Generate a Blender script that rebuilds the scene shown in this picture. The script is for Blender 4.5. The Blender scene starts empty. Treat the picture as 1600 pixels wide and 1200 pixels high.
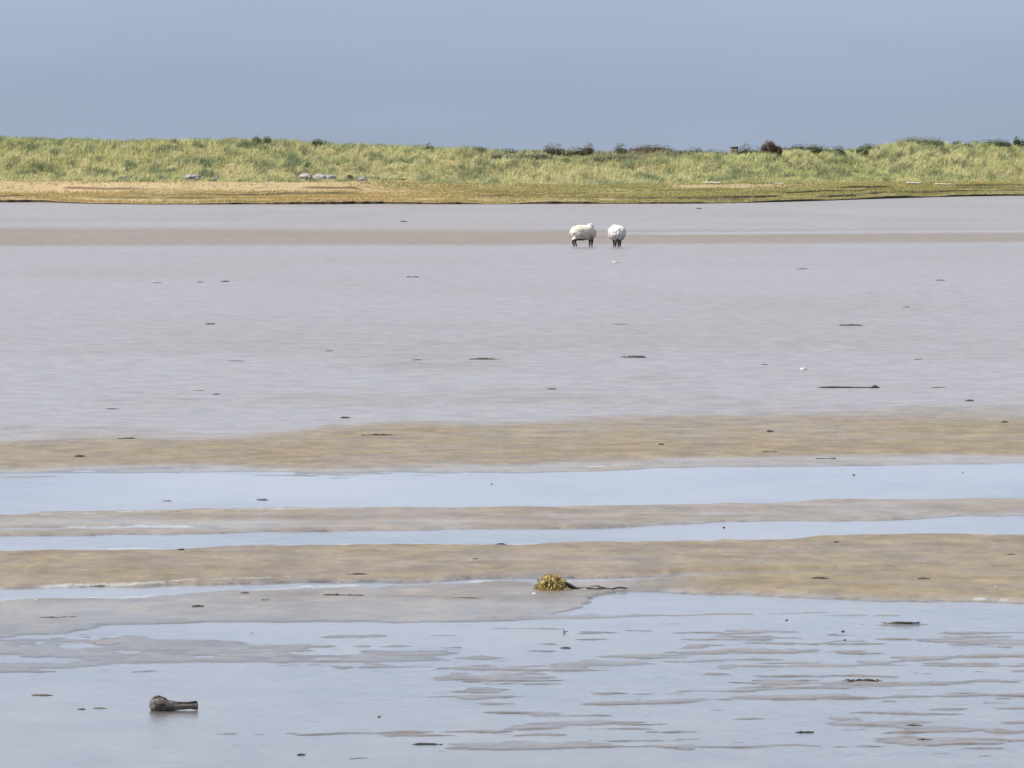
import bpy, bmesh, math, random
import numpy as np
from mathutils import Vector, Matrix, noise as mnoise

# ------------------------------------------------------------------ camera, sky, sun, exposure
S = bpy.context.scene
COL = S.collection
CAM_H = 3.6
F = 8889.0                       # focal length in photograph pixels (1600 wide)
HOR = 242.0                      # row of the horizon in the photograph
PITCH = math.atan((600.0 - HOR) / F)
cam_d = bpy.data.cameras.new("camera")
cam_d.lens = 200.0
cam_d.sensor_width = 36.0
cam_d.clip_start = 0.5
cam_d.clip_end = 60000.0
cam = bpy.data.objects.new("camera", cam_d)
cam.location = (0, 0, CAM_H)
cam.rotation_euler = (math.pi / 2 - PITCH, 0, 0)
COL.objects.link(cam)
S.camera = cam

SUN_EL, SUN_AZ = 52.0, -108.0    # azimuth clockwise from +Y (view direction): from the left, a little behind
W = bpy.data.worlds.new("World")
S.world = W
W.use_nodes = True
wn, wl = W.node_tree.nodes, W.node_tree.links
wn.clear()
w_out = wn.new('ShaderNodeOutputWorld')
w_bg = wn.new('ShaderNodeBackground')
w_bg.inputs['Strength'].default_value = 0.1
sky = wn.new('ShaderNodeTexSky')
sky.sky_type = 'NISHITA'
sky.sun_disc = False
sky.sun_elevation = math.radians(SUN_EL)
sky.sun_rotation = math.radians(SUN_AZ)
sky.air_density = 1.0
sky.dust_density = 1.5
tc = wn.new('ShaderNodeTexCoord')
sep = wn.new('ShaderNodeSeparateXYZ')
wl.new(tc.outputs['Generated'], sep.inputs[0])
# a rain-grey cloud bank low over the whole horizon, Nishita sky above it
ramp = wn.new('ShaderNodeValToRGB')
ramp.color_ramp.interpolation = 'EASE'
els = ramp.color_ramp.elements
def cb(r, g, b):                 # strength 0.1 and exposure 1: five times the displayed linear value
    return (r * 5, g * 5, b * 5, 1)
SKYK = [(0.500, (0.348, 0.418, 0.545)), (0.504, (0.353, 0.424, 0.555)), (0.5135, (0.368, 0.452, 0.598)),
        (0.526, (0.53, 0.645, 0.87)), (0.548, (0.98, 1.17, 1.50)), (0.60, (1.06, 1.20, 1.45)), (0.75, (0.9, 0.95, 1.08))]
els[0].position, els[0].color = SKYK[0][0], cb(*SKYK[0][1])
els[1].position, els[1].color = SKYK[-1][0], cb(*SKYK[-1][1])
for p, c in SKYK[1:-1]:
    e = els.new(p); e.color = cb(*c)
mr = wn.new('ShaderNodeMath'); mr.operation = 'MULTIPLY_ADD'
mr.inputs[1].default_value = 0.5; mr.inputs[2].default_value = 0.5
wl.new(sep.outputs['Z'], mr.inputs[0]); wl.new(mr.outputs[0], ramp.inputs[0])
fac = wn.new('ShaderNodeMapRange')
fac.inputs['From Min'].default_value = 0.15; fac.inputs['From Max'].default_value = 0.6
fac.inputs['To Min'].default_value = 1.0; fac.inputs['To Max'].default_value = 0.35
wl.new(sep.outputs['Z'], fac.inputs['Value'])
# very soft cloud streaks in the bank
mp = wn.new('ShaderNodeMapping'); mp.inputs['Scale'].default_value = (9, 9, 60)
ns = wn.new('ShaderNodeTexNoise'); ns.inputs['Scale'].default_value = 1.0; ns.inputs['Detail'].default_value = 3
wl.new(tc.outputs['Generated'], mp.inputs[0]); wl.new(mp.outputs[0], ns.inputs['Vector'])
nr = wn.new('ShaderNodeMapRange'); nr.inputs['To Min'].default_value = 0.95; nr.inputs['To Max'].default_value = 1.05
nr.inputs['From Min'].default_value = 0.3; nr.inputs['From Max'].default_value = 0.7
wl.new(ns.outputs['Fac'], nr.inputs['Value'])
sc_ = wn.new('ShaderNodeVectorMath'); sc_.operation = 'SCALE'
wl.new(ramp.outputs[0], sc_.inputs[0]); wl.new(nr.outputs[0], sc_.inputs['Scale'])
mx = wn.new('ShaderNodeMix'); mx.data_type = 'RGBA'
wl.new(fac.outputs[0], mx.inputs['Factor'])
wl.new(sky.outputs[0], mx.inputs['A']); wl.new(sc_.outputs[0], mx.inputs['B'])
wl.new(mx.outputs['Result'], w_bg.inputs['Color'])
wl.new(w_bg.outputs[0], w_out.inputs[0])

sun_d = bpy.data.lights.new("sun", 'SUN')
sun_d.energy = 4.5
sun_d.angle = math.radians(0.55)
sun_d.color = (1.0, 0.95, 0.86)
sun = bpy.data.objects.new("sun", sun_d)
sd = Vector((math.sin(math.radians(SUN_AZ)) * math.cos(math.radians(SUN_EL)),
             math.cos(math.radians(SUN_AZ)) * math.cos(math.radians(SUN_EL)), math.sin(math.radians(SUN_EL))))
sun.rotation_euler = sd.to_track_quat('Z', 'Y').to_euler()
COL.objects.link(sun)

S.view_settings.view_transform = 'Standard'
S.view_settings.look = 'None'
S.view_settings.exposure = 1.0
S.view_settings.gamma = 1.0
S.render.engine = 'CYCLES'
S.cycles.max_bounces = 6
S.cycles.use_denoising = True

random.seed(11)
RNG = np.random.default_rng(7)

# ------------------------------------------------------------------ helpers
CP, SP = math.cos(PITCH), math.sin(PITCH)
def ground(x, y, z=0.0):
    """where the line of sight through photograph point (x, y) meets height z"""
    a, b = (x - 800.0) / F, (600.0 - y) / F
    dx, dy, dz = a, CP + b * SP, -SP + b * CP
    t = (z - CAM_H) / dz
    return dx * t, dy * t
def to_px(X, Y, Z):
    dz = Z - CAM_H
    d = Y * CP - dz * SP
    return 800 + F * X / d, 600 - F * (Y * SP + dz * CP) / d
def ppm(Y):                      # photograph pixels in a metre at distance Y
    return F / Y

def sstep(t):
    t = np.clip(t, 0, 1); return t * t * (3 - 2 * t)

_P = np.random.default_rng(3).random((256, 256)).astype(np.float32)
def vnoise(x, y, seed=0):
    x = np.asarray(x, dtype=np.float64) + seed * 17.37; y = np.asarray(y, dtype=np.float64) + seed * 9.71
    xi, yi = np.floor(x).astype(np.int64), np.floor(y).astype(np.int64)
    fx, fy = x - xi, y - yi
    fx = fx * fx * fx * (fx * (fx * 6 - 15) + 10); fy = fy * fy * fy * (fy * (fy * 6 - 15) + 10)
    x0, x1, y0, y1 = xi & 255, (xi + 1) & 255, yi & 255, (yi + 1) & 255
    a = _P[x0, y0] * (1 - fx) + _P[x1, y0] * fx
    b = _P[x0, y1] * (1 - fx) + _P[x1, y1] * fx
    return (a * (1 - fy) + b * fy) * 2 - 1
def fbm(x, y, octv=4, seed=0, gain=0.5):
    s, a, n = 0, 1.0, 0
    ca, sa = math.cos(0.6), math.sin(0.6)
    for k in range(octv):
        s = s + a * vnoise(x, y, seed + k * 3); n += a; a *= gain
        x, y = (x * ca - y * sa) * 2.03, (x * sa + y * ca) * 2.03
    return s / n

def mat(name):
    m = bpy.data.materials.new(name); m.use_nodes = True
    return m, m.node_tree.nodes, m.node_tree.links, m.node_tree.nodes['Principled BSDF']

def simple_mat(name, c1, c2, scale=20.0, rough=0.8, bump=0.3, dist=0.01, detail=5, spec=0.4):
    m, n, l, p = mat(name)
    t = n.new('ShaderNodeTexCoord'); nz = n.new('ShaderNodeTexNoise')
    nz.inputs['Scale'].default_value = scale; nz.inputs['Detail'].default_value = detail
    l.new(t.outputs['Object'], nz.inputs['Vector'])
    r = n.new('ShaderNodeValToRGB')
    r.color_ramp.elements[0].position = 0.35; r.color_ramp.elements[1].position = 0.65
    r.color_ramp.elements[0].color = (*c1, 1); r.color_ramp.elements[1].color = (*c2, 1)
    l.new(nz.outputs['Fac'], r.inputs[0]); l.new(r.outputs[0], p.inputs['Base Color'])
    b = n.new('ShaderNodeBump'); b.inputs['Strength'].default_value = bump; b.inputs['Distance'].default_value = dist
    l.new(nz.outputs['Fac'], b.inputs['Height']); l.new(b.outputs[0], p.inputs['Normal'])
    p.inputs['Roughness'].default_value = rough
    p.inputs['Specular IOR Level'].default_value = spec
    return m

def mesh_np(name, verts, faces, m, smooth=True, attrs=None):
    """verts (n,3), faces (k,3 or 4)"""
    me = bpy.data.meshes.new(name)
    verts = np.ascontiguousarray(verts, dtype=np.float32); faces = np.ascontiguousarray(faces, dtype=np.int32)
    k = faces.shape[1]
    me.vertices.add(len(verts)); me.vertices.foreach_set('co', verts.ravel())
    me.loops.add(faces.size); me.loops.foreach_set('vertex_index', faces.ravel())
    me.polygons.add(len(faces))
    me.polygons.foreach_set('loop_start', np.arange(0, faces.size, k, dtype=np.int32))
    me.polygons.foreach_set('use_smooth', np.full(len(faces), smooth, dtype=bool))
    me.update(calc_edges=True)
    for an, (typ, data) in (attrs or {}).items():
        at = me.attributes.new(an, typ, 'POINT')
        if typ == 'FLOAT': at.data.foreach_set('value', np.ascontiguousarray(data, dtype=np.float32).ravel())
        else: at.data.foreach_set('color', np.ascontiguousarray(data, dtype=np.float32).ravel())
    me.materials.append(m)
    o = bpy.data.objects.new(name, me); COL.objects.link(o)
    return o

def grid_faces(nr_, nc):
    i = np.arange((nr_ - 1) * nc).reshape(nr_ - 1, nc)[:, :-1].ravel()
    return np.stack([i, i + 1, i + nc + 1, i + nc], 1)

def tag(o, label=None, cat=None, group=None, kind=None):
    if label: o['label'] = label
    if cat: o['category'] = cat
    if group: o['group'] = group
    if kind: o['kind'] = kind
    return o
def empty(name, loc, rz=0.0):
    o = bpy.data.objects.new(name, None); COL.objects.link(o)
    o.location = loc; o.rotation_euler = (0, 0, rz); o.empty_display_size = 0.2
    return o
def part(name, bm, m, parent, smooth=True):
    me = bpy.data.meshes.new(name); bm.to_mesh(me); bm.free()
    for p in me.polygons: p.use_smooth = smooth
    for mm in (m if isinstance(m, (list, tuple)) else [m]): me.materials.append(mm)
    o = bpy.data.objects.new(name, me); COL.objects.link(o)
    if parent: o.parent = parent
    return o

# ------------------------------------------------------------------ tidal flat: one sheet, real relief of a few centimetres
def C(*pts):
    xs, ys = zip(*pts); return lambda x: np.interp(x, xs, ys)
# shorelines, far to near, as rows of the photograph; height (cm) and tan (dry sand colour) of the ground beyond each
EDGES = [
    (C((-900, 358), (0, 358), (800, 360), (1600, 360), (2500, 360)), 8, 2.2),
    (C((-900, 386), (0, 385), (800, 383), (1600, 379), (2500, 376)), 5, 2.2),
    (C((-900, 700), (0, 692), (200, 690), (380, 686), (520, 668), (800, 662), (1100, 656), (1600, 655), (2500, 650)), 24, 1.8),
    (C((-900, 742), (0, 735), (250, 728), (500, 733), (800, 727), (1200, 716), (1600, 712), (2500, 700)), 5, 4),
    (C((-900, 750), (0, 745), (250, 739), (520, 747), (800, 738), (1100, 729), (1600, 724), (2500, 712)), 4, 1.5),
    (C((-900, 822), (0, 806), (300, 800), (600, 792), (1000, 790), (1300, 782), (1600, 780), (2500, 768)), 4, 1.5),
    (C((-900, 845), (0, 836), (250, 838), (420, 832), (700, 828), (950, 822), (1250, 816), (1600, 808), (2500, 796)), 4, 1.5),
    (C((-900, 882), (0, 866), (400, 858), (800, 851), (1200, 846), (1600, 841), (2500, 830)), 4, 1.2),
    (C((-900, 920), (0, 914), (300, 911), (450, 912), (600, 910.5), (800, 905), (1200, 893.5), (1400, 893), (2500, 893)), 3.5, 1.5),
    (C((-900, 950), (0, 936), (300, 926), (600, 917), (800, 911), (1200, 899), (1400, 893.5), (2500, 893.5)), 4, 1.5),
    (C((-900, 1010), (0, 992), (100, 990), (180, 972), (400, 968), (640, 974), (800, 972), (860, 962), (900, 950), (935, 934), (965, 924),
       (1100, 928), (1300, 937), (1600, 944), (2500, 956)), 6, 2.5),
]
# band height in cm, band tan 0..1
BANDS = [(1.7, 0.20), (2.9, 0.46), (1.5, 0.0), (3.3, 0.90), (1.3, 0.35), (-1.3, 0.1), (2.7, 0.62), (-1.0, 0.1), (3.4, 0.80),
         (-0.7, 0.2), (2.0, 0.55), (-1.3, 0.12)]
# low mud ridges standing out of the near water: x, y, half-width, half-height (rows), height cm
RIDGES = [(880, 966, 100, 5, 2.2), (1100, 962, 90, 2, 1.2), (1250, 960, 60, 2, 1.2),
    (1000, 1097, 110, 4, 2.0), (1200, 1091, 150, 4.5, 2.0), (1370, 1090, 90, 3, 1.6), (1500, 1088, 60, 2.5, 1.5),
    (960, 1037, 90, 6, 1.9), (860, 1046, 70, 6, 1.7), (1070, 1013, 50, 5, 1.9), (1160, 1018, 50, 3.5, 2.2), (1040, 1020, 40, 2.5, 1.7),
    (1290, 1042, 50, 4, 2.1), (1380, 1036, 60, 5, 2.1), (1440, 1030, 60, 3.5, 1.9), (1530, 1026, 80, 3, 1.9), (1580, 1006, 50, 8, 2.4),
    (1510, 996, 50, 2.5, 1.7), (1345, 1069, 50, 4, 2.4), (1420, 1068, 30, 3, 1.7), (1560, 1064, 50, 2.5, 1.6), (1410, 977, 45, 3, 2.1), (1370, 963, 60, 2, 1.4),
    (1385, 1131, 70, 4.5, 2.1), (1480, 1108, 60, 2.5, 1.8), (1400, 1106, 50, 2.5, 1.6), (1590, 1108, 40, 3, 1.9), (1590, 1145, 30, 3, 2.2), (1010, 1116, 50, 2.5, 1.7),
    (880, 1117, 90, 2.5, 1.6), (830, 1138, 60, 5, 1.8), (980, 1140, 60, 2, 1.6), (1000, 1124, 60, 2, 1.7), (1170, 1124, 60, 3, 1.5),
    (480, 1147, 90, 3, 1.8), (400, 1146, 90, 2.5, 1.7), (700, 1143, 60, 2.5, 1.6), (200, 1002, 140, 12, 1.7), (100, 1014, 160, 14, 1.9),
    (260, 1025, 150, 9, 1.9), (430, 1018, 90, 12, 1.7), (560, 1010, 90, 12, 1.6), (640, 1023, 60, 3, 2.1), (520, 1032, 40, 2.5, 2.0),
    (430, 1031, 30, 2.5, 1.9), (540, 1042, 60, 2.5, 1.7), (30, 1048, 90, 3, 1.7), (220, 1048, 25, 2.5, 1.8), (550, 993, 60, 5, 1.6), (470, 1008, 60, 2.5, 2.0),
    (600, 1008, 40, 2, 1.9), (420, 990, 40, 4, 1.5), (760, 1056, 60, 5, 1.7), (690, 1057, 90, 2.5, 1.6), (760, 1077, 50, 5, 1.5), (650, 1076, 40, 2.5, 1.8),
    (740, 1090, 40, 6, 1.7), (785, 1098, 40, 4, 1.7), (250, 1110, 40, 2, 1.5), (630, 1146, 30, 2, 1.7), (380, 1164, 50, 1.6, 1.7), (400, 1173, 40, 2, 1.5), (520, 1190, 60, 3, 1.6), (560, 1185, 40, 1.5, 1.5)]

GLINT_LINES = [(C((-900, 877), (0, 862), (400, 854.5), (800, 848.5), (1200, 843.5), (1600, 838.5), (2500, 826)), 1.9, -900, 3000, 1.0),
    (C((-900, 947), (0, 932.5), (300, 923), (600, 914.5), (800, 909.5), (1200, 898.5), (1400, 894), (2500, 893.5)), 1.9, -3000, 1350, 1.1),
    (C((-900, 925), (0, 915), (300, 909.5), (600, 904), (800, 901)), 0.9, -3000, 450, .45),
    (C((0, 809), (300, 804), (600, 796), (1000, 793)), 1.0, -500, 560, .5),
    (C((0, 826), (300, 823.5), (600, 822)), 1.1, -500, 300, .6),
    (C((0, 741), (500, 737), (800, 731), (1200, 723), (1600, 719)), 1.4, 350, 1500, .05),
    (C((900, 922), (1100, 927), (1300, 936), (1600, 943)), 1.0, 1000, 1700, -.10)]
def flat_h(X, Y):
    """height (m), tan and wetness of the tidal flat at world X, Y (arrays)"""
    x, y = to_px(X, Y, 0.0)
    m_px = np.clip(F / np.maximum(Y, 5), 18, 330)                  # px per metre across
    rowm = F * CAM_H / np.maximum(Y, 5) ** 2                     # rows per metre in depth
    wob = 1.1 * fbm(X * 0.25, Y * 0.12, 3, 5) + 0.5 * fbm(X * 1.3, Y * 0.7, 4, 8)
    amp_px = np.clip(rowm * 0.45, 0.5, 6)
    yy = y + wob * amp_px * 1.3
    n1 = fbm(X * 0.55, Y * 0.35, 5, 21); n2 = fbm(X * 1.7, Y * 1.1, 4, 33); n3 = fbm(X * 0.12, Y * 0.05, 3, 44)
    n4 = fbm(X * 5.0, Y * 3.4, 3, 57); n5 = fbm(X * 13.0, Y * 8.0, 3, 59)
    nearf = sstep((y - 820) / 150)
    xe = x + nearf * (22 * n2 + 12 * n4); ns_ = fbm(X * 0.33, Y * 1.5, 4, 151)
    bandf = sstep((y - 640) / 40)
    yy = yy + nearf * (1.2 * n2 + 1.4 * n4 + .8 * n5) + bandf * (3.0 * ns_ + 1.6 * fbm(X * 1.6, Y * 1.6, 3, 153)) * (1 - .4 * nearf)
    h = np.full(X.shape, BANDS[0][0]); t = np.full(X.shape, BANDS[0][1])
    for (fn, s, s2), (h1, t1), (h0, t0) in zip(EDGES, BANDS[1:], BANDS[:-1]):
        e = fn(xe); k = sstep((yy - e) / s + 0.5); k2 = sstep((yy - e) / (s * s2) + 0.5)
        h = h + (h1 - h0) * k; t = t + (t1 - t0) * k2
    fade = sstep((y - 420) / 260)
    h = h + bandf * 0.55 * fbm(X * 0.28, Y * 1.9, 4, 155)
    stz = np.exp(-((y - EDGES[4][0](x) + 4) / 9) ** 2) + 0.9 * np.exp(-((y - (EDGES[5][0](x) + EDGES[6][0](x)) * .5) / 14) ** 2)
    sts = fbm(X * 0.22, Y * 0.95, 4, 161)
    h = h + stz * (2.6 * np.minimum(sts, .25) - 0.35)
    h = h + fade * (0.7 * n1 + 0.45 * n2 + 0.18 * n4) + 0.35 * n3
    # barely sunken pans in the smooth mud at the left, and streaky low ground in the middle flat
    mid = sstep((y - 545) / 25) * (1 - sstep((y - 688) / 12)) * (0.35 + 0.65 * (1 - sstep((x - 400) / 600)))
    h = h + mid * (1.3 * fbm(X * 0.22, Y * 0.16, 4, 71) - 0.45); h = np.where((y > 500) & (y < 655), np.maximum(h, 0.30 + .1 * n2), h)
    line = np.exp(-((yy - (364 - (x - 1250) * 0.006)) / 2.2) ** 2) * sstep((x - 820) / 300)
    h = h - 2.4 * line; t = t - 0.5 * line
    lineb = np.exp(-((yy - (826.5 - x * 0.006)) / 1.6) ** 2) * (1 - sstep((x - 280) / 90))
    h = h - 2.9 * lineb
    # bumps out of the near water
    wx = x + 34 * n2 + 20 * n4; wy = y + 4.0 * n1 + 3.0 * n2 + 1.2 * n4
    for (rx, ry, a, b, hh) in RIDGES:
        q = ((wx - rx) / (a * 1.0)) ** 2 + ((wy - ry + (x - rx) * 0.012) / (b * 0.75)) ** 2
        h = h + (hh + 0.45) * np.exp(-q) * np.clip(1 + 1.0 * n2 + 0.9 * n4, 0, 3)
        t = t + 0.10 * np.exp(-q)
    # small broken ripples of mud between the ridges
    rip = sstep((y - 965) / 40) * sstep((x - 480) / 250) * (1 - sstep((y - 1165) / 25))
    h = h + rip * 2.3 * np.maximum(fbm(X * 1.1 + 7, Y * 2.9, 4, 111) - 0.19, 0) / 0.3
    h = h + rip * (0.5 + 0.5 * sstep(n1 * 3)) * 2.0 * np.maximum(fbm(X * 2.6 + 7, Y * 5.0, 3, 131) - 0.23, 0) / 0.3
    rip2 = sstep((y - 962) / 15) * (1 - sstep((y - 1046) / 8)) * (1 - sstep((x - 700) / 120))
    h = h + rip2 * (2.6 * (fbm(X * 0.8 + 3, Y * 2.0, 5, 121)) + 0.35 + 0.9 * sstep((y - 998) / 6) * (1 - sstep((x - 330) / 200)))
    cap = sstep((y - 925) / 40)
    hc = np.where(h > 0.35, 0.35 + 0.32 * (h - 0.35), h) + 0.30 * n4 + 0.22 * n5
    h = h * (1 - cap) + hc * cap
    # the tan sandbar runs on below the last thin pool in the east
    wedge = sstep((x - 930) / 200) * sstep((yy - 888) / 6) * (1 - sstep((yy - 930 - (x - 1300) * .025) / 9))
    t = t + 0.40 * wedge; h = h + 1.5 * wedge
    drab = (1 - sstep((x - 900) / 150)) * sstep((yy - 915 + (x - 300) * .03) / 8) * (1 - sstep((yy - 990) / 15))
    # bright glints painted along the pool edges, on raised rims that stay just dry
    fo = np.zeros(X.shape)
    for (fn2, wd, xa, xb, gap) in GLINT_LINES:
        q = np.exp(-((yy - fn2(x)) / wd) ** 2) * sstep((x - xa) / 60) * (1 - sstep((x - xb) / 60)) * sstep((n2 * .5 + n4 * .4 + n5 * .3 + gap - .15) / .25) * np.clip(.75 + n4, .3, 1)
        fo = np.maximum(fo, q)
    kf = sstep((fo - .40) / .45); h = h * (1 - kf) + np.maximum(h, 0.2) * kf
    # open water keeps its calm stretches
    near = sstep((y - 1040) / 40) * (1 - sstep((y - 1118) / 15)) * (1 - sstep((x - 560) / 200))
    h = h - 0.5 * near * (h < 1.2)
    # shallow channels near the camera, out of the frame
    t = np.clip(t + 0.22 * n1 * fade + 0.15 * n3, 0, 1)
    wet = 1 - sstep((h - 1.0) / 3.0)
    rim = np.exp(-((h - 0.15) / 0.38) ** 2) * sstep((y - 690) / 40) * (0.75 + 0.5 * n4) + 0.55 * nearf * sstep((h) / .3) * (1 - t) * sstep((y - 960) / 20)
    rim = rim + 0.30 * drab * (h > 0) * (1 + n2 + .8 * n4)
    return h * 0.01, np.clip(t, 0, 1), np.clip(wet, 0, 1), kf, np.clip(rim, 0, 1)

rows_y = np.concatenate([np.linspace(1216, 960, 300), np.linspace(959.2, 640, 400), np.linspace(639, 306, 260)])
Yr = np.array([ground(800, yy)[1] for yy in rows_y])
Yr = np.concatenate([np.linspace(2.0, Yr[0] - 0.4, 24), Yr, np.linspace(Yr[-1] + 20, 1500, 8)])
colx = np.concatenate([np.array([-26000, -14000, -7000, -3600, -1900, -1100, -700]), np.linspace(-500, 2100, 1560),
                       np.array([2300, 2700, 3500, 5200, 8600, 15600, 27600])])
fan = (colx - 800) / F
XX = np.outer(np.maximum(Yr, 40 + 0 * Yr), fan)
YY = np.repeat(Yr[:, None], len(colx), 1)
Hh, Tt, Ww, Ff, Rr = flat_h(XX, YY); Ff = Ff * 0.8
fl, fn_, fk, fp = mat("tidal_mud")
def attr(n, name):
    a = n.new('ShaderNodeAttribute'); a.attribute_name = name; return a.outputs['Fac']
a_t, a_w = attr(fn_, 'tan'), attr(fn_, 'wet')
geo = fn_.new('ShaderNodeNewGeometry')
def nz(n, l, scale, detail, vec, mscale=None, rough=0.55):
    q = n.new('ShaderNodeTexNoise'); q.inputs['Scale'].default_value = scale; q.inputs['Detail'].default_value = detail
    q.inputs['Roughness'].default_value = rough
    if mscale:
        mp_ = n.new('ShaderNodeMapping'); mp_.inputs['Scale'].default_value = mscale
        l.new(vec, mp_.inputs[0]); vec = mp_.outputs[0]
    l.new(vec, q.inputs['Vector']); return q.outputs['Fac']
def mixc(n, l, fac_, a, b, mode='MIX'):
    q = n.new('ShaderNodeMix'); q.data_type = 'RGBA'; q.blend_type = mode
    if isinstance(fac_, float): q.inputs['Factor'].default_value = fac_
    else: l.new(fac_, q.inputs['Factor'])
    for s, v in (('A', a), ('B', b)):
        if isinstance(v, tuple): q.inputs[s].default_value = (*v, 1)
        else: l.new(v, q.inputs[s])
    return q.outputs['Result']
def mrange(n, l, v, a, b, c, d):
    q = n.new('ShaderNodeMapRange')
    l.new(v, q.inputs['Value'])
    for k_, val in (('From Min', a), ('From Max', b), ('To Min', c), ('To Max', d)): q.inputs[k_].default_value = val
    return q.outputs[0]
n_big = nz(fn_, fk, 0.35, 5, geo.outputs['Position'], (1, 0.5, 1))
n_mid = nz(fn_, fk, 2.2, 6, geo.outputs['Position'], (1, 0.6, 1))
n_fin = nz(fn_, fk, 18.0, 5, geo.outputs['Position'])
tan_c = mixc(fn_, fk, mrange(fn_, fk, n_mid, .35, .65, 0, 1), (0.105, 0.078, 0.040), (0.165, 0.128, 0.074))
tan_c = mixc(fn_, fk, mrange(fn_, fk, n_big, .45, .7, 0, .55), tan_c, (0.135, 0.116, 0.068))
gry_c = mixc(fn_, fk, mrange(fn_, fk, n_mid, .35, .65, 0, 1), (0.090, 0.073, 0.066), (0.150, 0.123, 0.110))
n_str = nz(fn_, fk, 1.0, 6, geo.outputs['Position'], (1.1, 0.9, 1), 0.7)
n_grt = nz(fn_, fk, 1.0, 4, geo.outputs['Position'], (9.0, 3.0, 1), 0.7)
a_t2 = fn_.new('ShaderNodeMath'); a_t2.operation = 'MULTIPLY'
fk.new(a_t, a_t2.inputs[0]); fk.new(mrange(fn_, fk, n_str, .3, .6, 0.55, 1.1), a_t2.inputs[1]); a_t2.use_clamp = True
base = mixc(fn_, fk, a_t2.outputs[0], gry_c, tan_c)
gr = fn_.new('ShaderNodeMath'); gr.operation = 'MULTIPLY'
fk.new(mrange(fn_, fk, n_str, .3, .7, 0.84, 1.16), gr.inputs[0]); fk.new(mrange(fn_, fk, n_grt, .3, .7, 0.80, 1.22), gr.inputs[1])
vs = fn_.new('ShaderNodeVectorMath'); vs.operation = 'SCALE'; fk.new(base, vs.inputs[0]); fk.new(gr.outputs[0], vs.inputs['Scale']); base = vs.outputs[0]
base = mixc(fn_, fk, attr(fn_, 'soaked'), base, (0.035, 0.031, 0.028))
base = mixc(fn_, fk, mrange(fn_, fk, n_fin, .3, .7, 0, .35), base, (0.10, 0.09, 0.075))
base = mixc(fn_, fk, attr(fn_, 'glint_paint'), base, (0.24, 0.24, 0.235))  # pale colour of the painted edge glints
fk.new(base, fp.inputs['Base Color'])
r1 = mrange(fn_, fk, a_w, 0, 1, 0.66, 0.34)
r2 = fn_.new('ShaderNodeMath'); r2.operation = 'MULTIPLY'; fk.new(r1, r2.inputs[0]); fk.new(mrange(fn_, fk, n_str, .3, .7, 0.85, 1.18), r2.inputs[1]); r1 = r2.outputs[0]
fk.new(r1, fp.inputs['Roughness'])
fk.new(mrange(fn_, fk, a_w, 0, 1, 0.16, 0.50), fp.inputs['Specular IOR Level'])
bp = fn_.new('ShaderNodeBump'); bp.inputs['Strength'].default_value = 0.6; bp.inputs['Distance'].default_value = 0.01
fk.new(n_fin, bp.inputs['Height']); fk.new(bp.outputs[0], fp.inputs['Normal'])
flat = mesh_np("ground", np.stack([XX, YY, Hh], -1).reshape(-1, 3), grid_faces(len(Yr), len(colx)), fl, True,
               {'tan': ('FLOAT', Tt), 'wet': ('FLOAT', Ww), 'glint_paint': ('FLOAT', Ff), 'soaked': ('FLOAT', Rr)})
tag(flat, 'flat grey and tan tidal mud with low sandbars and pools', 'mudflat', kind='structure')

def flat_z(X, Y):
    return float(flat_h(np.array([X]), np.array([Y]))[0][0])

# ------------------------------------------------------------------ water: clear thin sheet at z = 0
wm = bpy.data.materials.new("shallow_water"); wm.use_nodes = True
n, l = wm.node_tree.nodes, wm.node_tree.links
n.clear()
o_ = n.new('ShaderNodeOutputMaterial'); gl = n.new('ShaderNodeBsdfGlossy'); tr = n.new('ShaderNodeBsdfTransparent')
fr = n.new('ShaderNodeFresnel'); fr.inputs['IOR'].default_value = 1.33; ms = n.new('ShaderNodeMixShader')
gl.inputs['Roughness'].default_value = 0.16; tr.inputs['Color'].default_value = (0.80, 0.82, 0.80, 1)
g2 = n.new('ShaderNodeNewGeometry')
wa = nz(n, l, 1.0, 6, g2.outputs['Position'], (5.0, 2.2, 1), 0.7); wb = nz(n, l, 0.22, 4, g2.outputs['Position'], (1, 0.5, 1))
bw = n.new('ShaderNodeBump'); bw.inputs['Strength'].default_value = 0.45; bw.inputs['Distance'].default_value = 0.02
l.new(wa, bw.inputs['Height']); l.new(bw.outputs[0], gl.inputs['Normal'])
l.new(mrange(n, l, wb, .4, .65, 0.16, 0.30), gl.inputs['Roughness'])
l.new(fr.outputs[0], ms.inputs[0]); l.new(tr.outputs[0], ms.inputs[1]); l.new(gl.outputs[0], ms.inputs[2]); l.new(ms.outputs[0], o_.inputs[0])
wx = np.array([-12000., 0, 12000]); wy = np.array([-50., 600, 30000])
WX, WY = np.meshgrid(wx, wy)
water = mesh_np("water", np.stack([WX, WY, WX * 0], -1).reshape(-1, 3), grid_faces(3, 3), wm)
tag(water, 'shallow calm tidal water reflecting grey blue sky', 'water', kind='structure')
# sea bed far out so the thin water always has something below it
bx = np.array([-12000., 12000]); by = np.array([-50., 30000]); BX, BY = np.meshgrid(bx, by)
bed = mesh_np("seabed_ground", np.stack([BX, BY, BX * 0 - 0.12], -1).reshape(-1, 3), grid_faces(2, 2),
              simple_mat("sea_bed", (0.06, 0.065, 0.06), (0.09, 0.09, 0.08), 0.2))
tag(bed, kind='structure')

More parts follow.
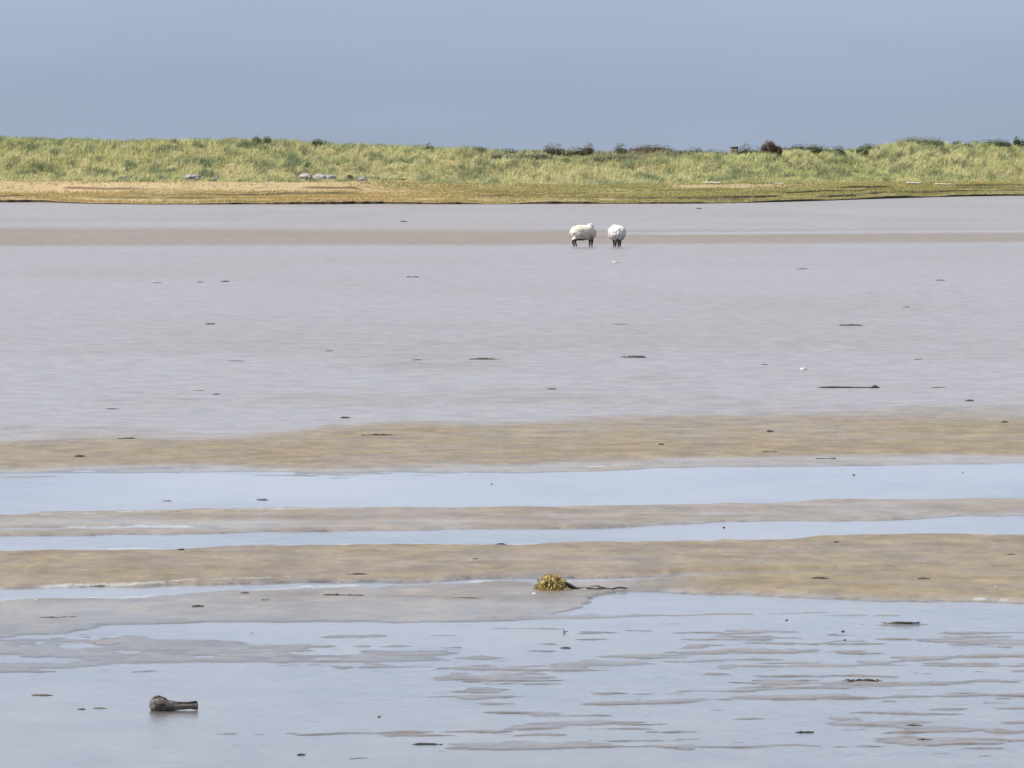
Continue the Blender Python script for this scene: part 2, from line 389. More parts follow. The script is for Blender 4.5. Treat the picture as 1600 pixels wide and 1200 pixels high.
# ------------------------------------------------------------------ dune
FRONT = C((-3000, 318), (-400, 317), (0, 316.5), (70, 316.5), (150, 319), (250, 320), (500, 319.5), (620, 319), (700, 319.5), (900, 319), (1060, 318.7), (1120, 318.2),
          (1180, 317), (1240, 315.4), (1300, 313.5), (1360, 311.4), (1420, 309.4), (1500, 307.4), (1560, 306.5), (1620, 306), (2100, 303), (5000, 298))
CREST = C((-3000, 222), (-300, 217), (0, 218), (100, 219), (180, 222), (250, 222), (300, 220), (400, 220), (450, 221), (510, 227), (560, 229), (650, 230),
          (740, 235), (790, 239), (850, 238.5), (900, 239), (960, 239.5), (1010, 239), (1050, 241), (1140, 240.5), (1190, 238), (1250, 235.5), (1310, 237),
          (1340, 235), (1370, 230), (1400, 226), (1430, 223), (1460, 224), (1490, 228), (1540, 226), (1570, 229), (1600, 230), (1900, 224), (5000, 226))
SLOPE_TOP = C((-3000, 284), (0, 284), (600, 284), (700, 288), (900, 291), (1050, 288), (1300, 287), (1600, 286), (5000, 285))
CR_D = 44.0
LEDGES = ((8.0, 0.16, 11, 2.6), (11.8, 0.17, 13, 2.0), (3.6, 0.13, 17, 2.0))
def y_front(X):
    Y = np.full(np.shape(X), 430.0)
    for _ in range(6):
        x = 800 + F * X / Y
        f = FRONT(x)
        Y = F * CAM_H / (f - HOR)
    return Y
def dune_h(X, D):
    """height of the dune at world X and distance D behind its water-side edge"""
    Yf = y_front(X); Yc = Yf + CR_D; Y = Yf + D
    x = 800 + F * X / (Yf + CR_D)
    zc = CAM_H + (HOR - CREST(x)) / F * Yc - 0.28
    zs = CAM_H - (SLOPE_TOP(x) - HOR) / F * (Yf + 20)
    base = np.interp(D, [-1, -0.02, 0.0, 0.06, 0.14, 2.5, 6.0], [-.1, -.1, 0, .15, .20, .36, .50])
    base = base * np.where(D < 3, np.clip(0.85 + 0.9 * fbm(X * 0.22, X * 0, 4, 141), .35, 1.2), 1)
    k = sstep((D - 6) / 14.0)
    z = base + k * (zs - 0.50)
    k = sstep((D - 19) / 22.0)
    # hummocky rise
    z = z + k * (zc - zs)
    hum = fbm(X * 0.16, D * 0.13, 4, 91); hum2 = fbm(X * 0.5, D * 0.4, 3, 95)
    z = z + sstep((D - 20) / 8) * (1 - sstep((D - 38) / 6)) * (0.50 * hum + 0.30 * hum2 + 0.22 * fbm(X * 1.3, D * 0.6, 2, 96))
    z = z + sstep((D - 36) / 8) * (0.16 * fbm(X * 0.8, D * 0.5, 3, 97))
    z = z + sstep((D - 1) / 8) * 0.12 * fbm(X * 0.3, D * 0.35, 4, 99)
    # little wave-cut ledges on the salt marsh
    for (d0, hh, sd_, amp) in LEDGES:
        dd = d0 + amp * fbm(X * 0.09, X * 0.0 + sd_, 4, sd_)
        on = sstep((fbm(X * 0.12, X * 0 + 3.3, 3, sd_ + 5) + 0.15) / 0.3)
        z = z + on * hh * (sstep((D - dd) / 0.18 + .5) - sstep((D - dd - 2.4) / 4.0))
    back = sstep((D - CR_D - 1) / 40)
    z = z * (1 - back) + back * (1.6 + 0.7 * fbm(X * 0.08, D * 0.08, 3, 103))
    out = sstep((D - 400) / 90)
    return z * (1 - out) - 0.2 * out
Dv = np.concatenate([[-1.0, -0.3, -0.03], np.linspace(0, 0.2, 6), np.linspace(0.35, 16, 150), np.linspace(16.2, 56, 170), np.linspace(58, 110, 30), np.linspace(120, 500, 20)])
Xv = np.concatenate([np.linspace(-1400, -70, 60), np.linspace(-68, 68, 1100), np.linspace(70, 1400, 60)])
DXX, DDD = np.meshgrid(Xv, Dv)
edge_w = 0.8 * fbm(DXX * 0.35, DXX * 0, 4, 61) + 0.18 * fbm(DXX * 1.5, DXX * 0, 3, 63)   # ragged front edge
DZ = dune_h(DXX, DDD)
def front_y(X): return y_front(X)
DYY = y_front(DXX) + DDD + edge_w * (1 - sstep(DDD / 6)) * 2.2
xpx = 800 + F * DXX / DYY
sandm = sstep((DDD - 9.0 - 2 * fbm(DXX * 0.1, DDD * 0.2, 3, 65)) / 2.5) * (1 - sstep((DDD - 20.0 - 0.8 * fbm(DXX * 0.3, DXX * 0, 3, 66)) / 1.0)) * (1 - sstep((xpx - 520) / 220))
sandm = np.maximum(sandm, 0.55 * sstep((fbm(DXX * 0.10, DDD * 0.35, 4, 67) - 0.0) / 0.25) * (DDD < 13) * (1 - sstep((xpx - 650) / 300)))
sand2 = sstep((DDD - 13.0) / 1.5) * (1 - sstep((DDD - 19) / 1.0)) * sstep((xpx - 1000) / 60) * (1 - 0.75 * sstep((xpx - 1190) / 120)) * sstep((fbm(DXX * 0.18, DDD * 0.5, 3, 68) + 0.25) / 0.3)
sandm = np.clip(np.maximum(sandm, sand2), 0, 1)
peat_shade = ((DDD > -0.5) & (DDD < 0.12)).astype(float)
for (d0, hh, sd_, amp) in LEDGES:
    dd_ = d0 + amp * fbm(DXX * 0.09, DXX * 0.0 + sd_, 4, sd_); on_ = sstep((fbm(DXX * 0.12, DXX * 0 + 3.3, 3, sd_ + 5) + 0.15) / 0.3)
    peat_shade = np.maximum(peat_shade, on_ * 0.8 * np.exp(-((DDD - dd_) / 0.16) ** 2))  # ledge lines darkened in the colour to strengthen their weak shadows
dm, dn, dl, dp = mat("dune_soil")
g3 = dn.new('ShaderNodeNewGeometry')
b1 = nz(dn, dl, 0.5, 5, g3.outputs['Position']); b2 = nz(dn, dl, 6.0, 5, g3.outputs['Position'])
soil = mixc(dn, dl, mrange(dn, dl, b1, .4, .6, 0, 1), (0.145, 0.125, 0.055), (0.20, 0.165, 0.085))
sandc = mixc(dn, dl, mrange(dn, dl, b2, .35, .65, 0, 1), (0.20, 0.150, 0.080), (0.28, 0.215, 0.125))
cc = mixc(dn, dl, attr(dn, 'sand'), soil, sandc)
cc = mixc(dn, dl, attr(dn, 'peat_shade'), cc, (0.040, 0.030, 0.018))
dl.new(cc, dp.inputs['Base Color']); dp.inputs['Roughness'].default_value = 0.95; dp.inputs['Specular IOR Level'].default_value = 0.15
bb = dn.new('ShaderNodeBump'); bb.inputs['Strength'].default_value = 0.6; bb.inputs['Distance'].default_value = 0.06
dl.new(b2, bb.inputs['Height']); dl.new(bb.outputs[0], dp.inputs['Normal'])
dune = mesh_np("dune_terrain", np.stack([DXX, DYY, DZ], -1).reshape(-1, 3), grid_faces(len(Dv), len(Xv)), dm, True,
               {'sand': ('FLOAT', sandm), 'peat_shade': ('FLOAT', peat_shade)})
tag(dune, 'long low sand dune with a sandy foreshore behind the mudflat', 'dune', kind='structure')

def dune_at(x, d):
    """world point on the dune seen in photograph column x, d metres behind its edge"""
    Y = 450.0
    for _ in range(5):
        X = (x - 800) / F * Y
        Y = float(y_front(np.array([X]))[0]) + d
    return X, Y, float(dune_h(np.array([X]), np.array([float(d)]))[0])
def dune_row(x, y):
    """the first point of the dune seen at photograph point (x, y)"""
    for d in np.arange(0.3, 60, 0.2):
        X, Y, z = dune_at(x, d)
        if to_px(X, Y, z)[1] <= y: return X, Y, z
    return dune_at(x, CR_D)

# ------------------------------------------------------------------ grass (nobody could count the blades)
gm = bpy.data.materials.new("grass_blade"); gm.use_nodes = True
n, l = gm.node_tree.nodes, gm.node_tree.links
pg = n['Principled BSDF']; at = n.new('ShaderNodeAttribute'); at.attribute_name = 'Col'
l.new(at.outputs['Color'], pg.inputs['Base Color']); pg.inputs['Roughness'].default_value = 0.75; pg.inputs['Specular IOR Level'].default_value = 0.2
trl = n.new('ShaderNodeBsdfTranslucent'); l.new(at.outputs['Color'], trl.inputs['Color'])
mxs = n.new('ShaderNodeMixShader'); mxs.inputs[0].default_value = 0.35
l.new(pg.outputs[0], mxs.inputs[1]); l.new(trl.outputs[0], mxs.inputs[2]); l.new(mxs.outputs[0], n['Material Output'].inputs[0])

def blades(name, bx_, by_, bz_, hgt, wid, lean, colr):
    N = len(bx_)
    th = RNG.random(N) * 2 * np.pi; fx, fy = np.cos(th), np.sin(th)      # across
    ph = RNG.random(N) * 2 * np.pi
    lx, ly = np.cos(ph) * lean * hgt + 0.22 * hgt, np.sin(ph) * lean * hgt    # wind leans them to the right
    P = np.stack([bx_, by_, bz_], 1)
    A = np.stack([fx * wid / 2, fy * wid / 2, 0 * fx], 1)
    M = P + np.stack([lx * .3, ly * .3, hgt * .58], 1)
    T = P + np.stack([lx, ly, hgt], 1)
    V = np.stack([P - A, P + A, M - A * .8, M + A * .8, T], 1).reshape(-1, 3)
    i = np.arange(N)[:, None] * 5
    Fc = np.concatenate([i + np.array([[0, 1, 3]]), i + np.array([[0, 3, 2]]), i + np.array([[2, 3, 4]])], 1).reshape(-1, 3)
    Cc = np.repeat(np.concatenate([colr, np.ones((N, 1))], 1), 5, 0)
    return mesh_np(name, V, Fc, gm, False, {'Col': ('FLOAT_COLOR', Cc)})

def lerp(a, b, k): return np.array(a)[None, :] * (1 - k[:, None]) + np.array(b)[None, :] * k[:, None]
def mixk(c, b, k): return c * (1 - k[:, None]) + np.array(b)[None, :] * k[:, None]
# 1. marram on the dune face and crest
NT = 64000
tx = RNG.uniform(-58, 66, NT); td = 19.3 + RNG.random(NT) * 30.0 + 0.8 * fbm(tx * 0.3, tx * 0, 3, 66)
dens = 0.35 + 0.65 * sstep((fbm(tx * 0.35, td * 0.25, 3, 201) + 0.35) / 0.5)
keep = RNG.random(NT) < dens; tx, td = tx[keep], td[keep]
NB = 6
bx2 = np.repeat(tx, NB) + RNG.normal(0, 0.10, len(tx) * NB); bd2 = np.repeat(td, NB) + RNG.normal(0, 0.10, len(tx) * NB)
bz2 = dune_h(bx2, bd2) - 0.02; by2 = y_front(bx2) + bd2
pn = fbm(bx2 * 0.10, bd2 * 0.16, 3, 211); pq = fbm(bx2 * 0.45, bd2 * 0.35, 3, 215); tn = np.repeat(RNG.random(len(tx)), NB)
pr_ = fbm(bx2 * 0.95, bd2 * 0.45, 3, 217)
hg = (0.26 + 0.30 * RNG.random(len(bx2))) * (1 + 0.3 * pq + 0.35 * pr_) * np.interp(bd2, [19, 23, 30], [.45, .8, 1])
col = lerp((0.325, 0.335, 0.125), (0.430, 0.415, 0.190), sstep(pn + .5))
col = mixk(col, (0.150, 0.185, 0.075), sstep((pq - 0.16) / 0.2) * 0.55)
col = mixk(col, (0.120, 0.155, 0.062), sstep((pr_ - 0.16) / 0.14) * 0.72)
col = mixk(col, (0.42, 0.39, 0.21), (tn > 0.86) * 0.6)
col = mixk(col, (0.10, 0.12, 0.05), ((tn < 0.10)) * 0.6)
xg = 800 + F * bx2 / by2
# greyer scrubby heath over the crest in the middle
heath = sstep((xg - 690) / 60) * (1 - sstep((xg - 1050) / 60)) * sstep((bd2 - 33) / 5)
col = mixk(col, (0.17, 0.150, 0.095), heath * (0.25 + 0.5 * sstep((fbm(bx2 * .6, bd2 * .3, 3, 221)) / .3)))
crest_g = sstep((bd2 - 37) / 4) * sstep(fbm(bx2 * .3, bd2 * .3, 3, 231) / .25 + .3)
col = mixk(col, (0.10, 0.125, 0.06), crest_g * (0.45 + 0.35 * sstep((xg - 720) / 40) * (1 - sstep((xg - 1350) / 40))))
lf = 1 - sstep((xg - 650) / 200)
col = mixk(col, (0.085, 0.120, 0.050), lf * sstep((pr_ - 0.12) / 0.14) * 0.5)
col = col * ((0.88 + 0.3 * RNG.random(len(bx2))) * (1.06 + 0.12 * sstep((xg - 900) / 300)))[:, None]
col = col * 0.90 + np.array([0.028, 0.028, 0.032])
g = blades("dune_grass", bx2, by2, bz2, hg, 0.022 + 0.02 * RNG.random(len(bx2)), 0.35, col)
tag(g, 'tall green marram grass covering the dune', 'grass', kind='stuff')
# 2. low salt grass on the foreshore
NT = 90000
tx = RNG.uniform(-56, 64, NT); td = 0.12 + RNG.random(NT) * 20.5
Yt = y_front(tx) + td; xg = 800 + F * tx / Yt
sm = sstep((td - 9.0 - 2 * fbm(tx * 0.1, td * 0.2, 3, 65)) / 2.5) * (1 - sstep((xg - 520) / 220))
sm = np.maximum(sm, sstep((td - 13.0) / 1.5) * (1 - sstep((td - 19) / 1.0)) * sstep((xg - 1000) / 60) * (1 - 0.75 * sstep((xg - 1190) / 120)) * sstep((fbm(tx * 0.18, td * 0.5, 3, 68) + 0.25) / 0.3))
led = np.zeros(NT)
for (d0, hh, sd_, amp) in LEDGES: led = np.maximum(led, (td < d0 + amp * fbm(tx * 0.09, tx * 0.0 + sd_, 4, sd_) + .25) & (td > d0 + amp * fbm(tx * 0.09, tx * 0.0 + sd_, 4, sd_) - .9))
keep = RNG.random(NT) < (1 - 0.85 * led) * (1 - 0.93 * sm) * (0.25 + 0.75 * sstep((fbm(tx * 0.2, td * 0.5, 3, 241) + .3) / .4))
tx, td, xg = tx[keep], td[keep], xg[keep]
NB = 4
bx2 = np.repeat(tx, NB) + RNG.normal(0, 0.08, len(tx) * NB); bd2 = np.maximum(np.repeat(td, NB) + RNG.normal(0, 0.08, len(tx) * NB), 0.12); xg = np.repeat(xg, NB)
ew = 0.8 * fbm(bx2 * 0.35, bx2 * 0, 4, 61) + 0.18 * fbm(bx2 * 1.5, bx2 * 0, 3, 63)
by2 = y_front(bx2) + bd2 + ew * (1 - sstep(bd2 / 6)) * 2.2; bz2 = dune_h(bx2, bd2) - 0.01
pn = fbm(bx2 * 0.08, bd2 * 0.3, 4, 251)
green = np.clip(sstep((xg - 560) / 400) * 0.85 + 0.35 * pn, 0, 1)
col = lerp((0.36, 0.270, 0.115), (0.240, 0.235, 0.085), green)
col = mixk(col, (0.17, 0.175, 0.06), sstep((pn - .1) / .3) * 0.5)
col = mixk(col, (0.30, 0.27, 0.12), sstep((bd2 - 12) / 6) * 0.6)
col = col * (0.8 + 0.4 * RNG.random(len(bx2)))[:, None]
g = blades("salt_grass", bx2, by2, bz2, (0.07 + 0.09 * RNG.random(len(bx2))) * (1 + 0.6 * sstep((bd2 - 14) / 5)), 0.03 + 0.02 * RNG.random(len(bx2)), 0.5, col)
tag(g, 'short straw and olive salt grass on the foreshore below the dune', 'grass', kind='stuff')

# ------------------------------------------------------------------ shrubs on the dune
M_leafD = simple_mat("dark_leaf", (0.045, 0.065, 0.028), (0.085, 0.11, 0.045), 3.0, 0.7)
M_leafG = simple_mat("grey_leaf", (0.10, 0.115, 0.07), (0.15, 0.155, 0.10), 3.0, 0.8)
M_leafB = simple_mat("brown_leaf", (0.085, 0.072, 0.05), (0.15, 0.125, 0.09), 3.0, 0.8)
M_leafR = simple_mat("russet_leaf", (0.085, 0.055, 0.042), (0.15, 0.10, 0.078), 3.0, 0.8)
M_stem = simple_mat("twig_bark", (0.05, 0.04, 0.03), (0.09, 0.07, 0.05), 10.0)
def shrub(x, ytop, wpx, hpx, m, label, dd=CR_D - 4.5, spiky=0.0, dense=1.0, name="shrub", group='shrubs along the dune crest'):
    X, Y, z = dune_at(x, dd)
    s = ppm(Y); w = wpx * 1.4 / s; ytop -= 1.0; hpx += 3; h = max(hpx / s, 0.3)
    ztop = CAM_H - (ytop - HOR) / F * Y
    h = max(ztop - z + 0.0, h * 0.8)
    r = empty(name, (X, Y, z - 0.05))
    tag(r, label, 'shrub', group)
    rg = np.random.default_rng(int(x * 7 + ytop))
    nlob = max(3, int(w / 0.28))
    cen = np.stack([rg.uniform(-.5, .5, nlob) * w * 0.85, rg.uniform(-.4, .4, nlob) * w * 0.5, np.zeros(nlob)], 1)
    cen[:, 2] = h * (0.62 - 0.30 * (np.abs(cen[:, 0]) / (w * .5)) ** 2) * rg.uniform(0.75, 1.1, nlob)
    NL = int(900 + 1900 * w * max(h, .5) * dense)
    li = rg.integers(0, nlob, NL); u = rg.normal(size=(NL, 3)); u /= np.linalg.norm(u, axis=1)[:, None]
    rad = rg.uniform(0.35, 1.0, NL) ** 0.5
    sc3 = np.array([0.26 + w * .08, 0.26, h * 0.40])
    P = cen[li] + u * rad[:, None] * sc3
    P[:, 2] = np.abs(P[:, 2]) + 0.02
    tall = rg.random(NL) < 0.05 * (1 + 4 * spiky)
    P[tall, 2] *= 1.22 + 0.35 * spiky
    a = rg.normal(size=(NL, 3)); a /= np.linalg.norm(a, axis=1)[:, None]
    b = np.cross(a, rg.normal(size=(NL, 3))); b /= np.linalg.norm(b, axis=1)[:, None]
    sz = rg.uniform(0.03, 0.06, NL)[:, None]
    V = np.stack([P - a * sz, P + b * sz * .5, P + a * sz, P - b * sz * .5], 1).reshape(-1, 3)
    o = mesh_np("foliage", V, np.arange(NL * 4).reshape(-1, 4), m, False); o.parent = r
    bm = bmesh.new()
    for c in cen[: min(nlob, 7)]:
        p0 = Vector((0, 0, 0.03)); p1 = Vector((c[0], c[1], c[2]))
        d = p1 - p0; L = d.length
        mt = Matrix.Translation((p0 + p1) / 2) @ d.to_track_quat('Z', 'Y').to_matrix().to_4x4()
        bmesh.ops.create_cone(bm, cap_ends=True, segments=6, radius1=0.025, radius2=0.008, depth=L, matrix=mt)
    part("stem", bm, M_stem, r)
    return r
for a_ in [
    (410, 219, 18, 9, M_leafG, 'small grey green bush breaking the skyline on the high grassy dune'),
    (500, 226, 16, 9, M_leafD, 'dark bush where the high grassy dune steps down to the lower crest'),
    (668, 229, 14, 8, M_leafG, 'lone grey green bush on the smooth crest west of the heath'),
    (745, 236, 16, 8, M_leafG, 'pale grey bush at the start of the low heathy crest'),
    (797, 236, 20, 8, M_leafD, 'small dark dome shaped bush on the low crest beside the pale bush'),
    (832, 239, 26, 6, M_leafD, 'thin flat dark bush lying along the low crest'),
    (864, 231, 26, 9, M_leafB, 'brown domed bush on the crest above and behind the two sheep'),
    (902, 234, 22, 8, M_leafD, 'dark green bush next to the brown domed bush on the crest'),
    (922, 231, 16, 9, M_leafB, 'small brown spiky bush between the dark bush and the heather mound'),
    (968, 230, 12, 12, M_leafD, 'narrow upright dark bush at the end of the heather mound'),
    (1012, 231, 62, 12, M_leafB, 'wide mauve brown heather mound on the crest'),
    (1062, 239, 34, 8, M_leafD, 'low dark bush in the dip after the heather mound'),
    (1084, 235, 16, 10, M_leafD, 'little pointed dark bush standing proud of the low green thicket'),
    (1112, 238, 40, 10, M_leafD, 'broad dark green thicket on the crest before the squared stump'),
    (1160, 233, 20, 9, M_leafD, 'low olive bush touching the squared stump'),
    (1180, 235, 12, 8, M_leafD, 'tiny dark bush beside the round russet bush'),
    (1255, 229, 46, 10, M_leafD, 'long dark bush on the crest after the round russet bush'),
    (1294, 232, 40, 8, M_leafD, 'flat dark bush sloping down into the skyline notch'),
    (1340, 232, 22, 10, M_leafD, 'dark ragged bush climbing out of the skyline notch'),
    (1364, 229, 24, 11, M_leafG, 'grey green bush between the skyline notch and the big hummock'),
    (1436, 221, 58, 12, M_leafG, 'large rounded grey green bush on top of the big hummock'),
    (1502, 226, 20, 9, M_leafD, 'small dark bush in the dip beyond the big hummock'),
    (1544, 223, 50, 9, M_leafD, 'long green bush on the last hummock of the skyline'),
    (1591, 225, 10, 12, M_leafD, 'thin upright bush at the far eastern end of the skyline')]:
    shrub(*a_, spiky=0.7)
shrub(1203, 223, 24, 17, M_leafR, 'round russet brown bush, the tallest on the crest', CR_D - 8, 0.05, 2.5)
for a_ in [(775, 247, 40, 7, M_leafG, 'grey green scrub patch on the slope under the low crest', 36),
           (835, 249, 44, 8, M_leafG, 'darker grey scrub patch halfway down the slope above the sheep', 35),
           (880, 250, 22, 6, M_leafD, 'small dark scrub patch on the slope under the brown domed bush', 35),
           (965, 249, 50, 7, M_leafB, 'brown dead bracken patch on the slope under the heather mound', 35)]:
    shrub(*a_[:6], dd=a_[6], name="scrub", group='scrub patches on the dune slope')

# ------------------------------------------------------------------ wood, stone and weed
M_drift = simple_mat("grey_driftwood", (0.05, 0.045, 0.04), (0.15, 0.135, 0.12), 22, 0.8, 0.5)
M_driftD = simple_mat("dark_wet_wood", (0.018, 0.016, 0.014), (0.05, 0.043, 0.036), 30, 0.5, 0.5)
M_weedD = simple_mat("dark_wet_weed", (0.015, 0.014, 0.012), (0.045, 0.038, 0.026), 40, 0.45, 0.5)
M_weedF = simple_mat("silted_weed", (0.065, 0.06, 0.05), (0.10, 0.09, 0.075), 40, 0.6, 0.5)
M_pale = simple_mat("bleached_wood", (0.26, 0.235, 0.20), (0.42, 0.39, 0.33), 12, 0.8, 0.4)
M_shell = simple_mat("white_shell", (0.20, 0.19, 0.185), (0.30, 0.29, 0.285), 20, 0.5, 0.2)
M_rock = simple_mat("grey_stone", (0.10, 0.09, 0.092), (0.24, 0.215, 0.215), 4, 0.9, 0.6, 0.03)
M_rockP = simple_mat("pale_stone", (0.15, 0.135, 0.13), (0.30, 0.27, 0.265), 4, 0.9, 0.6, 0.03)
M_crack = simple_mat("dark_crack", (0.008, 0.007, 0.006), (0.02, 0.017, 0.014), 20)
M_cut = simple_mat("wood_end_grain", (0.032, 0.029, 0.026), (0.085, 0.077, 0.068), 30, 0.8, 0.5)

def tube(path, radii, seg=10, flatz=1.0, rough=0.0, seed=1, bm=None):
    """closed tapering lumpy tube along a list of points"""
    bm = bm or bmesh.new(); rings = []
    P = [Vector(p) for p in path]
    rg = random.Random(seed)
    for i, p in enumerate(P):
        d = (P[min(i + 1, len(P) - 1)] - P[max(i - 1, 0)]).normalized()
        up = Vector((0, 0, 1)) if abs(d.z) < .9 else Vector((1, 0, 0))
        s = d.cross(up).normalized(); u = s.cross(d).normalized()
        ring = []
        for k in range(seg):
            a = 2 * math.pi * k / seg
            rr = radii[i] * (1 + rough * mnoise.noise(Vector((p.x * 9 + seed, math.cos(a) * 1.5, math.sin(a) * 1.5 + p.y * 9))) * 2)
            ring.append(bm.verts.new(p + s * math.cos(a) * rr + u * math.sin(a) * rr * flatz))
        rings.append(ring)
    for a, b in zip(rings[:-1], rings[1:]):
        for k in range(seg):
            bm.faces.new((a[k], a[(k + 1) % seg], b[(k + 1) % seg], b[k]))
    bm.faces.new(list(reversed(rings[0]))); bm.faces.new(rings[-1])
    return bm

def strand(name, x, y, wpx, hpx, label, cat, m, group, style=0, tilt=0.0, zz=None):
    """a stick, weed strand or clump lying on the flat at photograph point (x, y)"""
    X, Y = ground(x, y); z = max(flat_z(X, Y), 0.0) if zz is None else zz
    s = ppm(Y); L = wpx / s; H = max(hpx / s * 0.72, 0.006)
    o = None; rg = random.Random(int(x * 13 + y))
    nseg = 14
    path, rad = [], []
    bend = rg.uniform(-.5, .5) * 0.12 * L
    for i in range(nseg + 1):
        t = i / nseg
        env = math.sin(math.pi * min(max(t, 0.04), 0.96)) ** (0.45 if style == 0 else 0.8)
        if style == 1: env = 0.62 + 0.12 * math.sin(t * 9) ; env *= 0.35 if t in (0, 1) else 1      # stick
        if style == 3: env = (0.85 if t < 0.88 else 0.85 + 0.55 * math.sin((t - .88) / .12 * 3.0)) * (0.5 if t in (0, 1) else 1)
        rr = H * 0.5 * env * (1 + (0.45 if style != 1 else 0.15) * mnoise.noise(Vector((t * 7, x, y))))
        path.append((-L / 2 + t * L, bend * math.sin(math.pi * t) + 0.04 * L * mnoise.noise(Vector((t * 3, x * .1, 3))),
                     rr * 0.75 + (tilt * L * (t - .5) if tilt else 0) + (abs(tilt) * L * .5)))
        rad.append(max(rr, 0.002))
    bm = tube(path, rad, 8, 1.0, 0.25, int(x))
    if style in (0, 2):                       # lumps and frond ends
        for _ in range(int(4 + L * 14)):
            t = rg.random(); px_ = -L / 2 + L * t
            a = rg.uniform(0, 6.28); ll = H * rg.uniform(.8, 2.2)
            c = Vector((px_, bend * math.sin(math.pi * t), H * .15))
            q = [c + Vector((math.cos(a) * ll * k, math.sin(a) * ll * k * 1.2, H * .25 * (1 - k * .7) * (1 + rg.random()))) for k in (0, .35, .7, 1)]
            tube(q, [H * .25, H * .22, H * .17, H * .06], 6, .7, .2, rg.randint(1, 99), bm)
    if style == 1 and L > 0.3:                # snapped side twigs
        for t in (0.3, 0.62):
            c = Vector((-L / 2 + L * t, 0, H * .4)); a = rg.uniform(-.9, .9)
            q = [c, c + Vector((.05 * L, math.sin(a) * .07 * L, H * .3)), c + Vector((.08 * L, math.sin(a) * .12 * L, H * .35))]
            tube(q, [H * .22, H * .18, H * .08], 6, 1, .1, 5, bm)
    o = part(name, bm, m, None); o.location = (X, Y, z - 0.002); o.rotation_euler = (0, 0, rg.uniform(-.25, .25))
    tag(o, label, cat, group)
    return o

